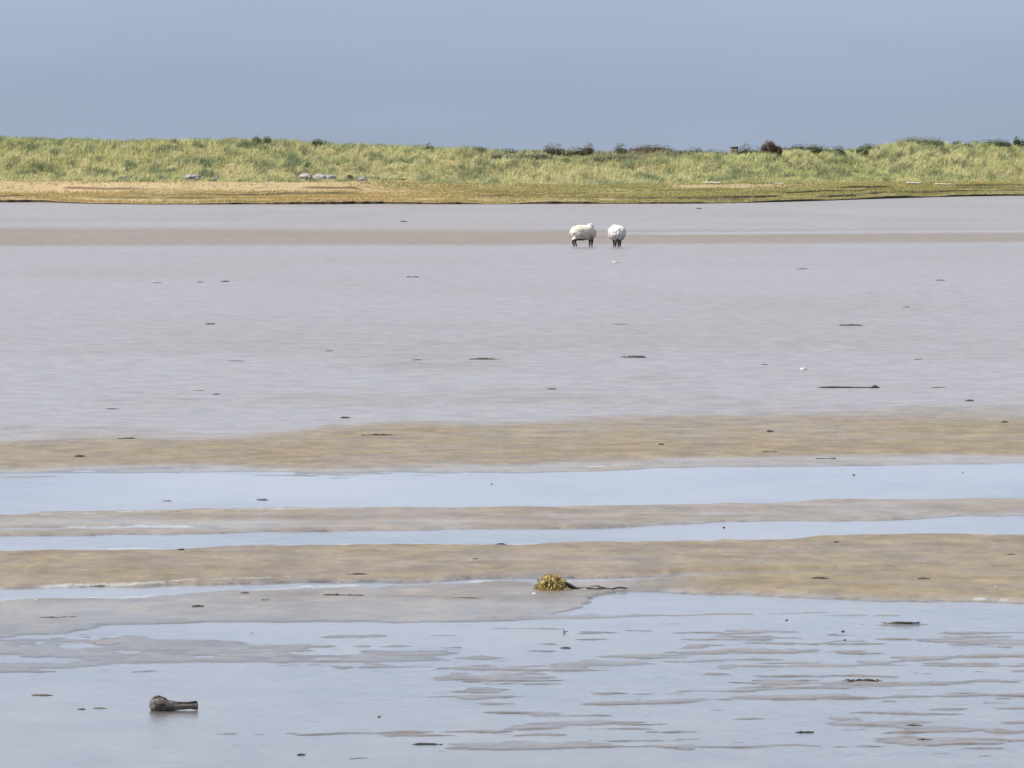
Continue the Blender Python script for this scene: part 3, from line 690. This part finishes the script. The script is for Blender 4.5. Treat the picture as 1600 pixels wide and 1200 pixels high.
G1, G2, G3 = 'dark weed scraps on the grey mud', 'scraps on the tan sandbars', 'scraps in the near shallows'
W_, D_ = M_weedD, M_driftD
items = [
 # far and middle grey mud
 ('seaweed_scrap', 630, 347, 12, 3, 'small dark weed scrap alone on the far wet mud below the dune', 'seaweed', W_, G1, 0),
 ('seaweed_scrap', 1092, 327, 8, 3, 'tiny grey weed speck closest to the dune edge', 'seaweed', M_weedF, G1, 0),
 ('driftwood_stick', 645, 434, 20, 3.2, 'short dark driftwood stick, the first out from the far sandbar', 'driftwood', D_, G1, 1),
 ('seaweed_scrap', 352, 441, 13, 3, 'dark weed scrap east of its fainter twin on the upper grey mud', 'seaweed', W_, G1, 0),
 ('seaweed_scrap', 313, 442, 9, 2.5, 'faint weed scrap beside the dark scrap on the upper grey mud', 'seaweed', M_weedF, G1, 0),
 ('seaweed_scrap', 245, 443, 17, 2, 'very faint thin weed line, westernmost on the upper grey mud', 'seaweed', M_weedF, G1, 0),
 ('seaweed_scrap', 1254, 421, 20, 2, 'faint silted weed line on the mud, closest past the sheep', 'seaweed', M_weedF, G1, 0),
 ('seaweed_scrap', 1469, 439, 15, 2.6, 'thin grey weed line far east on the upper mud', 'seaweed', M_weedF, G1, 0),
 ('seaweed_scrap', 1416, 481, 12, 2.4, 'small grey weed scrap above the thick dark stick on the mud', 'seaweed', M_weedF, G1, 0),
 ('seaweed_scrap', 328, 508, 16, 4, 'solitary dark weed scrap on smooth western grey mud', 'seaweed', W_, G1, 0),
 ('seaweed_scrap', 968, 508, 26, 2, 'broken faint weed line on the mud straight below the sheep', 'seaweed', M_weedF, G1, 0),
 ('driftwood_stick', 1330, 510, 36, 4, 'thick short black stick tapering at both ends on clean mud', 'driftwood', D_, G1, 0),
 ('seaweed_scrap', 514, 550, 14, 3, 'small arched weed scrap in the middle of the grey mud', 'seaweed', M_weedF, G1, 0),
 ('seaweed_strand', 756, 563, 50, 4, 'long knotted dark weed strand on the middle grey mud', 'seaweed', W_, G1, 2),
 ('seaweed_scrap', 651, 564, 14, 2.5, 'faint weed scrap just west of the long knotted strand', 'seaweed', M_weedF, G1, 0),
 ('driftwood_stick', 993, 560, 35, 5, 'humped dark stick east of the long knotted weed strand', 'driftwood', D_, G1, 0),
 ('seaweed_scrap', 1194, 571, 10, 3, 'tiny grey weed scrap beside the white shell on the mud', 'seaweed', M_weedF, G1, 0),
 ('seaweed_scrap', 1435, 563, 14, 2, 'faint weed smear between the black stick and the long thin branch', 'seaweed', M_weedF, G1, 0),
 ('driftwood_branch', 1326, 607.5, 96, 4.6, 'long thin dark branch with a knob at one end lying on mud', 'driftwood', D_, G1, 3),
 ('seaweed_scrap', 1466, 607, 24, 2.6, 'thin grey weed line in line with the long knobbed branch', 'seaweed', M_weedF, G1, 0),
 ('seaweed_scrap', 1515, 628, 15, 4, 'small dark weed scrap below the long knobbed branch', 'seaweed', W_, G1, 0),
 ('seaweed_scrap', 862, 610, 13, 4, 'small dark weed scrap with a faint trail, mid mud', 'seaweed', W_, G1, 0),
 ('seaweed_strand', 370, 565, 30, 2.5, 'thin flat weed strand on streaky western mud', 'seaweed', M_weedF, G1, 2),
 ('seaweed_scrap', 311, 612, 18, 2, 'thin weed line above its shorter neighbour on streaky mud', 'seaweed', M_weedF, G1, 0),
 ('seaweed_scrap', 338, 617.5, 12, 3, 'short darker weed scrap under the thin weed line', 'seaweed', W_, G1, 0),
 ('seaweed_scrap', 539, 654, 15, 4, 'dark weed scrap just above the edge of the mottled sandbar', 'seaweed', W_, G1, 0),
 ('seaweed_scrap', 175, 640, 24, 2.5, 'faint flat weed patch low on the streaky western mud', 'seaweed', M_weedF, G1, 0),
 # mottled sandbar
 ('seaweed_strand', 200, 688.5, 28, 4, 'dark flat weed strand on the western tip of the mottled sandbar', 'seaweed', W_, G2, 2),
 ('seaweed_strand', 592, 684, 52, 4, 'long dark weed strand on the upper edge of the mottled sandbar', 'seaweed', W_, G2, 2),
 ('seaweed_scrap', 124, 718, 15, 5, 'small black weed lump on the western mottled sandbar', 'seaweed', W_, G2, 0),
 ('seaweed_scrap', 1570, 664, 12, 4, 'small dark weed scrap at the eastern upper edge of the mottled sandbar', 'seaweed', W_, G2, 0),
 ('seaweed_scrap', 1202, 679, 9, 5, 'little dark lump in the middle of the mottled sandbar', 'seaweed', W_, G2, 0),
 ('seaweed_scrap', 1033, 700, 9, 4, 'tiny dark lump near the lower edge of the mottled sandbar', 'seaweed', W_, G2, 0),
 ('driftwood_stick', 1202, 711, 26, 3.5, 'dark stick on the lower mottled sandbar above the wide pool', 'driftwood', D_, G2, 1),
 ('driftwood_stick', 1290, 718, 34, 3.5, 'dark stick right at the waterline of the wide pool', 'driftwood', D_, G2, 1),
 # pools
 ('seaweed_scrap', 261, 783, 15, 3, 'small floating weed scrap in the western wide pool', 'seaweed', M_weedF, G3, 0),
 ('seaweed_scrap', 411, 781.5, 17, 4, 'darker floating weed scrap in the wide pool, mid stretch', 'seaweed', W_, G3, 0),
 ('stone', 768, 757, 5, 6, 'tiny pebble standing out of the wide pool near its middle', 'stone', M_rock, G3, 0),
 ('stone', 1334, 743, 6, 7, 'black pebble alone in the eastern wide pool', 'stone', D_, G3, 0),
 ('stone', 1504, 739, 5, 5, 'faint small pebble in the wide pool east of the black one', 'stone', M_rock, G3, 0),
 ('stone', 1131, 825, 6, 6, 'tiny dark pebble in the narrow pool above the tan sandbar', 'stone', D_, G3, 0),
 ('seaweed_scrap', 284, 865, 9, 5, 'tiny dark weed lump on the western upper edge of the tan sandbar', 'seaweed', W_, G2, 0),
 ('seaweed_scrap', 783, 851.5, 15, 5, 'dark weed lump at the waterline between narrow pool and tan sandbar', 'seaweed', W_, G2, 0),
 ('seaweed_scrap', 743, 878.5, 9, 3.5, 'tiny weed speck in the middle of the tan sandbar', 'seaweed', W_, G2, 0),
 ('seaweed_scrap', 1306, 853, 8, 4, 'tiny dark speck high on the eastern tan sandbar', 'seaweed', W_, G2, 0),
 ('seaweed_scrap', 1580, 873, 16, 3, 'flat dark weed scrap at the eastern end of the tan sandbar', 'seaweed', W_, G2, 0),
 ('seaweed_strand', 1280, 911.5, 32, 5, 'dark weed strand on the tan sandbar, larger of the eastern pair', 'seaweed', W_, G2, 2),
 ('seaweed_scrap', 1443, 911.5, 20, 4.5, 'dark weed scrap, smaller of the eastern pair on the tan sandbar', 'seaweed', W_, G2, 0),
 ('seaweed_strand', 560, 903.5, 36, 3.5, 'flat dark weed strand by the thin pool across the tan sandbar', 'seaweed', W_, G2, 2),
 ('seaweed_strand', 156, 917, 32, 4, 'dark weed strand floating in the western thin pool', 'seaweed', W_, G3, 2),
 ('driftwood_branch', 536, 934, 68, 5, 'long gently bent dark branch on the grey sand by the thin pool', 'driftwood', D_, G2, 1),
 ('seaweed_scrap', 383, 931, 14, 5, 'small weed lump above the bent dark branch, to its west', 'seaweed', M_weedF, G2, 0),
 ('seaweed_scrap', 415, 941, 15, 3.5, 'thin weed scrap between the weed lump and the bent dark branch', 'seaweed', M_weedF, G2, 0),
 ('seaweed_scrap', 308, 950, 17, 5.5, 'compact black weed lump on the grey sand', 'seaweed', W_, G2, 0),
 ('driftwood_stick', 90, 966, 64, 4, 'thin straight dark stick on the western grey sand', 'driftwood', D_, G2, 1),
 ('seaweed_strand', 725, 938, 60, 3, 'faint flat weed line on grey sand west of the seaweed clump', 'seaweed', M_weedF, G2, 2),
 # near shallows
 ('seaweed_strand', 1410, 976, 56, 6, 'ragged dark weed bank poking from the near water under the sandbar', 'seaweed', W_, G3, 2),
 ('seaweed_strand', 1348, 1067, 50, 8, 'dark lumpy weed bank with a pale base in the near shallows', 'seaweed', W_, G3, 2),
 ('seaweed_scrap', 884, 1013, 17, 4.5, 'small dark weed scrap floating below the short upright twig', 'seaweed', W_, G3, 0),
 ('driftwood_stick', 1257, 1144.5, 30, 5, 'black stick floating lowest in the eastern shallows', 'driftwood', D_, G3, 0),
 ('seaweed_scrap', 1427, 1134, 26, 5, 'black weed scrap beside a long mud ridge in the shallows', 'seaweed', W_, G3, 0),
 ('seaweed_scrap', 1443, 1158.5, 20, 4, 'small dark weed scrap in open water below the mud ridges', 'seaweed', W_, G3, 0),
 ('driftwood_stick', 668, 1163.5, 48, 5, 'flat grey black stick floating in open water', 'driftwood', D_, G3, 0),
 ('seaweed_scrap', 470, 1180, 13, 5, 'tiny dark weed lump near the flat floating stick', 'seaweed', W_, G3, 0),
 ('seaweed_scrap', 156, 1107, 24, 4, 'flat dark weed scrap just west of the club shaped driftwood', 'seaweed', M_weedF, G3, 0),
 ('seaweed_scrap', 66, 1086.5, 34, 4.5, 'flat dark weed scrap, westernmost in the near shallows', 'seaweed', M_weedF, G3, 0),
 ('seaweed_scrap', 127, 1108.5, 14, 4, 'small weed lump touching the flat scrap west of the club shaped driftwood', 'seaweed', W_, G3, 0),
 ('stone', 592, 1120, 9, 8, 'small dark pebble alone in calm water east of the driftwood club', 'stone', M_rock, G3, 0),
 ('stone', 1229, 969.5, 7, 6, 'tiny black pebble in the water below the sandbar point', 'stone', D_, G3, 0),
 ('stone', 1317, 987, 9, 6, 'dark pebble above its twin in the near water', 'stone', D_, G3, 0),
 ('stone', 1320, 1001, 8, 6, 'dark pebble below its twin in the near water', 'stone', D_, G3, 0),
]
for it in items:
    nm_, x, y, w_, h_, lab, cat, m_, grp, st = it
    if cat == 'stone':
        X, Y = ground(x, y); z = max(flat_z(X, Y), 0.0); s = ppm(Y)
        w_ *= .62; h_ *= .55
        bm = bmesh.new(); bmesh.ops.create_icosphere(bm, subdivisions=3, radius=0.5)
        for v in bm.verts:
            k = 1 + 0.35 * mnoise.noise(v.co * 2.2 + Vector((x, y, 0)))
            v.co = Vector((v.co.x * w_ / s * k, v.co.y * w_ / s * k, v.co.z * h_ / s * k))
        o = part("stone", bm, m_, None); o.location = (X, Y, z + h_ / s * .22); tag(o, lab, cat, 'pebbles in the pools')
    else:
        strand(nm_, x, y, w_, h_, lab, cat, m_, grp, st)

def shell(x, y, wpx, label):
    X, Y = ground(x, y); z = max(flat_z(X, Y), 0.0); r = wpx / ppm(Y) / 2
    bm = bmesh.new(); rings = 7; seg = 18; vs = []
    for i in range(rings + 1):
        a = i / rings * math.pi / 2
        vs.append([bm.verts.new((math.cos(2 * math.pi * k / seg) * r * math.sin(a) * (1 + .05 * math.cos(9 * 2 * math.pi * k / seg)) - r * .3 * (1 - math.sin(a)),
                   math.sin(2 * math.pi * k / seg) * r * .8 * math.sin(a), r * .5 * math.cos(a))) for k in range(seg)] if i else [bm.verts.new((-r * .3, 0, r * .5))] )
    for k in range(seg): bm.faces.new((vs[0][0], vs[1][k], vs[1][(k + 1) % seg]))
    for i in range(1, rings):
        for k in range(seg): bm.faces.new((vs[i][k], vs[i + 1][k], vs[i + 1][(k + 1) % seg], vs[i][(k + 1) % seg]))
    bm.faces.new(vs[-1][::-1])
    o = part("seashell", bm, M_shell, None); o.location = (X, Y, z); o.rotation_euler = (0, 0, x); tag(o, label, 'shell', 'white shells on the flat')
shell(1255, 579, 15, 'white shell lying on the clean grey mud above the long branch')
shell(57, 941, 7, 'tiny white shell on the western grey sand by the thin pool')
shell(835, 932, 9, 'small white shell just below the yellow brown seaweed clump')
shell(961, 411, 11, 'pale disc standing for a puddle reflection on the mud straight below the rear facing sheep')  # shell form stands in for a pale puddle reflection
shell(1556, 924, 6, 'tiny pale shell near the waterline of the eastern tan sandbar')

# upright twig
X, Y = ground(881, 990); s = ppm(Y); tw = empty("twig", (X, Y, 0.0)); 
bm = tube([(0, 0, -.01), (0.003, 0, .015), (-.006, 0, .04)], [.006, .005, .002], 6)
tube([(0, 0, .008), (.018, .004, .016), (.034, 0, .014)], [.004, .004, .002], 6, bm=bm)
o = part("twig_fork", bm, M_driftD, tw)
tag(tw, 'short upright forked twig sticking out of the near water', 'twig')

# ---- club-shaped driftwood log in the near water
X, Y = ground(272, 1110); s = ppm(Y)
lg = empty("driftwood_log", (X, Y, 0.0), 0.10)
tag(lg, 'short grey club shaped driftwood log with a round knob in the near shallows', 'driftwood')
prof = [(-.160, .010), (-.157, .024), (-.148, .038), (-.130, .047), (-.105, .049), (-.075, .046), (-.045, .039), (-.005, .032), (.04, .026), (.09, .023), (.125, .025), (.150, .028), (.154, .024)]
bm = bmesh.new(); rings = []; seg = 28
pp = []
for (a, b), (c, d) in zip(prof[:-1], prof[1:]):
    for k in range(4): pp.append((a + (c - a) * k / 4, b + (d - b) * k / 4))
pp.append(prof[-1])
for (px_, r) in pp:
    ring = []
    for k in range(seg):
        a = 2 * math.pi * k / seg
        rr = r * (1 + 0.16 * mnoise.noise(Vector((px_ * 14, math.cos(a) * 1.3, math.sin(a) * 1.3))) + 0.10 * mnoise.noise(Vector((px_ * 8, math.cos(a) * 5, math.sin(a) * 5))))
        if abs(a - 2.2) < .13 and px_ > -.05: rr *= .72          # long drying crack
        if abs(a - 1.0) < .13 and px_ > .0: rr *= .8
        zc = .030 + (.008 if px_ < -.06 else 0) - .02 * max(0, -px_ - .1)
        ring.append(bm.verts.new((px_, math.cos(a) * rr, zc + math.sin(a) * rr)))
    rings.append(ring)
for a, b in zip(rings[:-1], rings[1:]):
    for k in range(seg): bm.faces.new((a[k], b[k], b[(k + 1) % seg], a[(k + 1) % seg]))
bm.faces.new(rings[0]); bm.faces.new(rings[-1][::-1])
part("trunk", bm, M_cut, lg)
bm = bmesh.new()
bmesh.ops.create_icosphere(bm, subdivisions=2, radius=0.5, matrix=Matrix.Translation((-.082, -.046, .045)) @ Matrix.Diagonal((.040, .016, .022, 1)))
part("knot_hole", bm, M_crack, lg)
bm = tube([(-.03, -.020, .052), (.02, -.012, .050), (.08, -.006, .048), (.148, -.004, .053)], [.003, .006, .007, .010], 8)
part("dark_bark_strip", bm, M_driftD, lg)
bm = tube([(-.148, -.01, .062), (-.13, -.004, .086), (-.10, 0, .090), (-.06, -.002, .077), (-.035, -.006, .062)], [.004, .009, .010, .008, .003], 8)
part("dark_bark_rim", bm, M_driftD, lg)

# ---- seaweed clump with a trailing stalk
X, Y = ground(862, 924); s = ppm(Y); zc_ = flat_z(X, Y)
sw = empty("seaweed_clump", (X, Y, max(zc_, 0.0)))
tag(sw, 'rounded yellow brown bladder wrack clump trailing a black stalk at the pool edge', 'seaweed')
M_wr = simple_mat("bladder_wrack", (0.11, 0.075, 0.012), (0.24, 0.18, 0.035), 22, 0.4, 0.4)
M_wr2 = simple_mat("wrack_pale", (0.17, 0.14, 0.03), (0.25, 0.21, 0.055), 22, 0.4, 0.4)
M_wr3 = simple_mat("wrack_brown", (0.05, 0.03, 0.008), (0.12, 0.07, 0.02), 22, 0.4, 0.4)
rg = random.Random(5)
def fronds(nf, rx, ry, rz, pale, ww):
    bm = bmesh.new()
    for _ in range(nf):
        a = rg.uniform(0, 6.283); e = rg.random() ** .7 * 1.5
        d = Vector((math.cos(a) * math.cos(e), math.sin(a) * math.cos(e), math.sin(e)))
        k = rg.uniform(.55, 1.03)
        c = Vector((d.x * rx * k, d.y * ry * k, max(d.z * rz * k, .006)))
        t = Vector((rg.gauss(0, 1), rg.gauss(0, 1), rg.gauss(0, .6) - .4)).normalized()
        L = rg.uniform(.025, .06)
        q = [c + t * L * j + Vector((0, 0, -.5 * L * j * j)) for j in (0, .4, .8, 1.1)]
        q = [Vector((p.x, p.y, max(p.z, .003))) for p in q]
        tube(q, [ww * .6, ww, ww * 1.1, ww * .4], 6, .55, .25, rg.randint(1, 99), bm)
    return bm
bm = bmesh.new(); bmesh.ops.create_icosphere(bm, subdivisions=4, radius=1)
for v in bm.verts:
    k = 1 + .22 * mnoise.noise(v.co * 3) + .12 * mnoise.noise(v.co * 8)
    v.co = Vector((v.co.x * .120 * k, v.co.y * .11 * k, max(v.co.z, -.05) * .110 * k))
part("weed_core", bm, simple_mat("matted_wrack", (0.07, 0.045, 0.008), (0.20, 0.15, 0.03), 16, 0.5, 0.8, 0.02), sw)
part("fronds", fronds(520, .136, .13, .122, False, .005), M_wr, sw)
part("pale_fronds", fronds(110, .140, .13, .130, True, .004), M_wr2, sw)
part("brown_fronds", fronds(90, .140, .135, .095, True, .006), M_wr3, sw)
q, r_ = [], []
for i in range(26):
    t = i / 25
    q.append((.10 + .52 * t, .03 * math.sin(t * 7) - .02, .010 + (.045 * max(0, 1 - t * 7)) + .004 * math.sin(t * 23)))
    r_.append(1.35 * (.0085 + .005 * math.sin(t * 15) + (.006 if .38 < t < .6 else 0)) * (1 - .45 * t))
part("trailing_stalk", tube(q, r_, 8, 1, .3, 4), M_weedD, sw)

# ---- drift line under the dune: stones and logs, bleached timbers
def boulder(x, y, wpx, hpx, m, label):
    X, Y, z = dune_row(x, y); s = ppm(Y)
    bm = bmesh.new(); bmesh.ops.create_icosphere(bm, subdivisions=4, radius=0.5)
    w, h = wpx / s, hpx / s
    for v in bm.verts:
        k = 1 + .30 * mnoise.noise(v.co * 2.6 + Vector((x, 0, 0))) + .12 * mnoise.noise(v.co * 7 + Vector((x, 0, 0)))
        v.co = Vector((v.co.x * w * k, v.co.y * w * .7 * k, v.co.z * h * 1.5 * k))
    o = part("boulder", bm, m, None); o.location = (X, Y, z + h * .38); tag(o, label, 'boulder', 'stones on the drift line under the dune')
def dlog(x, y, wpx, hpx, m, label, lean=0.0):
    X, Y, z = dune_row(x, y); s = ppm(Y); L, r = wpx / s, hpx / s / 2
    path = [(-L / 2 + L * t, .06 * L * math.sin(t * 4 + x), r * .8 + lean * L * t + .03 * math.sin(t * 9)) for t in [i / 10 for i in range(11)]]
    bm = tube(path, [r * (.55 + .45 * math.sin(math.pi * (.15 + .7 * i / 10))) for i in range(11)], 10, 1, .2, int(x))
    tube([path[3], (path[3][0] + .12 * L, .1, r * 2.0), (path[3][0] + .2 * L, .15, r * 2.7)], [r * .4, r * .3, r * .15], 7, 1, .2, 3, bm)
    tube([path[7], (path[7][0] - .05 * L, -.1, r * 1.8), (path[7][0] - .06 * L, -.15, r * 2.3)], [r * .4, r * .3, r * .15], 7, 1, .2, 3, bm)
    o = part("driftwood_log", bm, m, None); o.location = (X, Y, z - .02); tag(o, label, 'driftwood', 'logs on the drift line under the dune')
dlog(200, 281, 32, 6, M_drift, 'grey brown branched log, first on the drift line under the western dune')
dlog(235, 282, 30, 3.5, M_driftD, 'thin dark log touching the grey branched log on the drift line')
boulder(301, 282.5, 28, 9, M_rock, 'wide purplish grey boulder on the drift line at the foot of the dune')
boulder(337, 283, 12, 6, M_rock, 'small grey boulder east of the wide purplish one')
boulder(477, 281.5, 22, 9, M_rockP, 'palest boulder on the drift line, whitish grey')
boulder(500, 281.5, 20, 8, M_rockP, 'pale boulder between the whitish one and the dark one')
boulder(516, 281.5, 18, 8, M_rock, 'dark grey boulder beside the two pale boulders')
boulder(546, 282, 12, 7, M_driftD, 'small black boulder standing alone past the pale boulders')
boulder(566, 283, 16, 6, M_rock, 'low grey boulder next to the small black one')
dlog(618, 283, 34, 4, M_driftD, 'dark flat log at the eastern end of the drift line')
for (x, y, w_, h_, lab) in [(1114, 289.5, 26, 4, 'thick bleached white timber on the pale sand patch under the dune'), (1218, 290, 14, 2.5, 'short bleached timber between the thick one and the long pair'),
        (1428, 290, 24, 4, 'bright white timber, brighter of the eastern pair below the hummock'), (1474, 291, 26, 3, 'thin white timber, thinner of the eastern pair below the hummock')]:
    X, Y, z = dune_row(x, y); s = ppm(Y); L, r = w_ / s, h_ / s / 2
    bm = tube([(-L / 2 + L * t, 0.03 * math.sin(t * 5), 0) for t in [i / 8 for i in range(9)]], [r * (.8 + .2 * math.sin(i * 2.1)) for i in range(9)], 10, 1, .12, int(x))
    o = part("bleached_timber", bm, M_pale, None); o.location = (X, Y, z + r * .9 + .1); o.rotation_euler = (0, .02, .05); tag(o, lab, 'driftwood', 'bleached timbers under the eastern dune')
# squared stump on the crest
X, Y, z = dune_at(1147, CR_D - 1); s = ppm(Y); w_ = 12 / s; zt = CAM_H - (227.5 - HOR) / F * Y
st = empty("wooden_stump", (X, Y, z)); tag(st, 'squared weathered brown stump standing on the skyline', 'stump')
bm = bmesh.new(); bmesh.ops.create_cube(bm, size=1, matrix=Matrix.Translation((0, 0, (zt - z) / 2 - .06)) @ Matrix.Diagonal((w_, w_ * .9, zt - z + .1, 1)))
bmesh.ops.bevel(bm, geom=bm.edges[:], offset=.03, segments=2, affect='EDGES'); bmesh.ops.subdivide_edges(bm, edges=bm.edges[:], cuts=3, use_grid_fill=True)
for v in bm.verts: v.co += v.normal * .05 * mnoise.noise(v.co * 5)
st.location.z = z - .12
part("block", bm, simple_mat("stump_wood", (0.10, 0.075, 0.06), (0.20, 0.155, 0.13), 5), st)
bm = bmesh.new(); bmesh.ops.create_cube(bm, size=1, matrix=Matrix.Translation((0, 0, zt - z - .01)) @ Matrix.Diagonal((w_ * 1.08, w_, .09, 1)))
bmesh.ops.bevel(bm, geom=bm.edges[:], offset=.02, segments=2, affect='EDGES')
part("cap", bm, M_driftD, st)

# ------------------------------------------------------------------ sheep
M_wool = simple_mat("wool", (0.36, 0.32, 0.26), (0.48, 0.45, 0.395), 7, 0.95, 0.8, 0.02, spec=0.1)
M_wool2 = simple_mat("wool_clean", (0.34, 0.32, 0.305), (0.46, 0.445, 0.43), 7, 0.95, 0.8, 0.02, spec=0.1)
M_face = simple_mat("face_hair", (0.45, 0.43, 0.39), (0.58, 0.56, 0.53), 12, 0.8)
M_leg = simple_mat("muddy_leg", (0.03, 0.027, 0.025), (0.06, 0.053, 0.046), 14, 0.6)
M_stain = simple_mat("stained_wool", (0.12, 0.065, 0.02), (0.22, 0.13, 0.05), 12, 0.9)
M_eye = simple_mat("dark_eye", (0.01, 0.01, 0.01), (0.02, 0.02, 0.02), 5, 0.3)
def sheep(x, y, rz, head, lab, wool, stain, bl, bwid, bh, tail=True, gait=True, lw=.12):
    """body along local +X (head end). head: list of joints from the shoulders to the nose"""
    X, Y = ground(x, y); z = max(flat_z(X, Y), 0)
    r = empty("sheep", (X, Y, z), rz); tag(r, lab, 'sheep', 'sheep walking on the tidal flat')
    # skeleton for the skin modifier
    hl = bl * .5
    J = [((0, 0, .50), .20), ((hl * .62, 0, .52), .18), ((-hl * .62, 0, .54), .19)]
    E = [(0, 1), (0, 2)]
    prev = 1
    for (p, rad) in head:
        J.append((p, rad)); E.append((prev, len(J) - 1)); prev = len(J) - 1
    nose_i = prev
    for sx, base in ((1, 1), (-1, 2)):
        for sy in (1, -1):
            off = (.10 if gait else .02) * sy
            if sx > 0: leg = [((hl * .62 + off, sy * lw, .36), .075), ((hl * .62 + off + .01, sy * lw, .20), .046), ((hl * .60 + off, sy * lw, .06), .032), ((hl * .62 + off + .02, sy * lw, .018), .034)]
            else: leg = [((-hl * .60 + off + .03, sy * lw, .38), .09), ((-hl * .66 + off - .05, sy * lw, .23), .050), ((-hl * .64 + off, sy * lw, .07), .032), ((-hl * .62 + off + .02, sy * lw, .018), .034)]
            pr = base
            for p, rad in leg:
                J.append((p, rad)); E.append((pr, len(J) - 1)); pr = len(J) - 1
    me = bpy.data.meshes.new("body"); me.from_pydata([j[0] for j in J], E, [])
    ob = bpy.data.objects.new("body", me); COL.objects.link(ob)
    sk = ob.modifiers.new("s", 'SKIN'); sk.use_smooth_shade = True
    for i, j in enumerate(J): me.skin_vertices[0].data[i].radius = (j[1], j[1])
    me.skin_vertices[0].data[0].use_root = True
    ss = ob.modifiers.new("u", 'SUBSURF'); ss.levels = 2; ss.render_levels = 2
    dg = bpy.context.evaluated_depsgraph_get(); dg.update()
    m2 = bpy.data.meshes.new_from_object(ob.evaluated_get(dg)); ob.modifiers.clear(); ob.data = m2; ob.parent = r
    m2.materials.clear()
    for mm in (M_face, M_leg): m2.materials.append(mm)
    for p in m2.polygons: p.material_index = 1 if (p.center.z < .30 and abs(p.center.x) < hl * 1.0) else 0; p.use_smooth = True
    # fleece: one lumpy coat over trunk and neck
    bm = bmesh.new(); bmesh.ops.create_icosphere(bm, subdivisions=5, radius=1)
    for v in bm.verts:
        c = v.co.copy()
        sx = math.copysign(abs(c.x) ** .60, c.x); sy = math.copysign(abs(c.y) ** .85, c.y); sz = math.copysign(abs(c.z) ** .80, c.z)
        k = 1 + .05 * mnoise.noise(c * 3 + Vector((x, 0, 0))) + .045 * mnoise.noise(c * 9) + .02 * mnoise.noise(c * 22)
        p = Vector((sx * hl * k, sy * bwid * .5 * k, .545 + sz * bh * .5 * k))
        if c.z < 0: p.z += .03 * abs(c.x)
        p.z += .02 * math.cos(c.x * 3)
        v.co = p
    fl_ = part("fleece", bm, wool, r)
    # ears, eyes
    a, b = Vector(head[-1][0]), Vector(head[-2][0]); d = (a - b).normalized(); side = d.cross(Vector((0, 0, 1))).normalized()
    for sgn in (-1, 1):
        e0 = b + side * sgn * .055 + Vector((0, 0, .03)); e1 = e0 + side * sgn * .10 + Vector((0, 0, .005)) - d * .02
        part("ear", tube([e0, (e0 + e1) / 2, e1], [.018, .028, .008], 8, .4), M_face, r)
        bm = bmesh.new(); bmesh.ops.create_icosphere(bm, subdivisions=2, radius=.012, matrix=Matrix.Translation(b + d * .055 + side * sgn * .056 + Vector((0, 0, .018))))
        part("eye", bm, M_eye, r)
    if tail:
        part("tail", tube([(-hl * .90, 0, .66), (-hl * .97, 0, .58), (-hl * 1.0, .01, .50), (-hl * .98, .01, .42)], [.03, .04, .04, .02], 10, 1, .15, 3), stain if stain else wool, r)
    return r
# the larger one walks toward the right and slightly away, head up; the smaller one turns its back
a_ = sheep(911, 386.5, math.radians(22), [((.30, .0, .76), .17), ((.29, -.03, .875), .115), ((.42, -.08, .83), .062)],
      'larger cream sheep seen from the side with dirty legpits and dark legs', M_wool, M_wool, 1.06, .56, .58)
part("stained_wool", tube([(.26, -.262, .50), (.25, -.272, .42), (.23, -.25, .33)], [.02, .045, .02], 8, 1, .2, 2), M_stain, a_)
part("mud_splash", tube([(-.22, -.265, .46), (-.16, -.275, .45)], [.02, .025], 8, 1, .2, 2), M_leg, a_)
part("dirty_belly", tube([(-.36, -.12, .32), (-.25, -.14, .285), (-.02, -.13, .28), (.06, -.10, .31)], [.03, .055, .04, .02], 8, .6, .2, 2), M_leg, a_)
b_ = sheep(964, 387, math.radians(96), [((.36, .02, .70), .12), ((.40, .08, .84), .085), ((.48, .12, .79), .05)],
      'smaller white sheep seen from behind, standing apart on thin dark legs', M_wool2, None, .90, .68, .58, gait=False, lw=.085)
part("dirty_belly", tube([(-.34, -.22, .33), (-.36, -.05, .275), (-.34, .10, .29)], [.02, .05, .03], 8, .6, .2, 2), M_leg, b_)
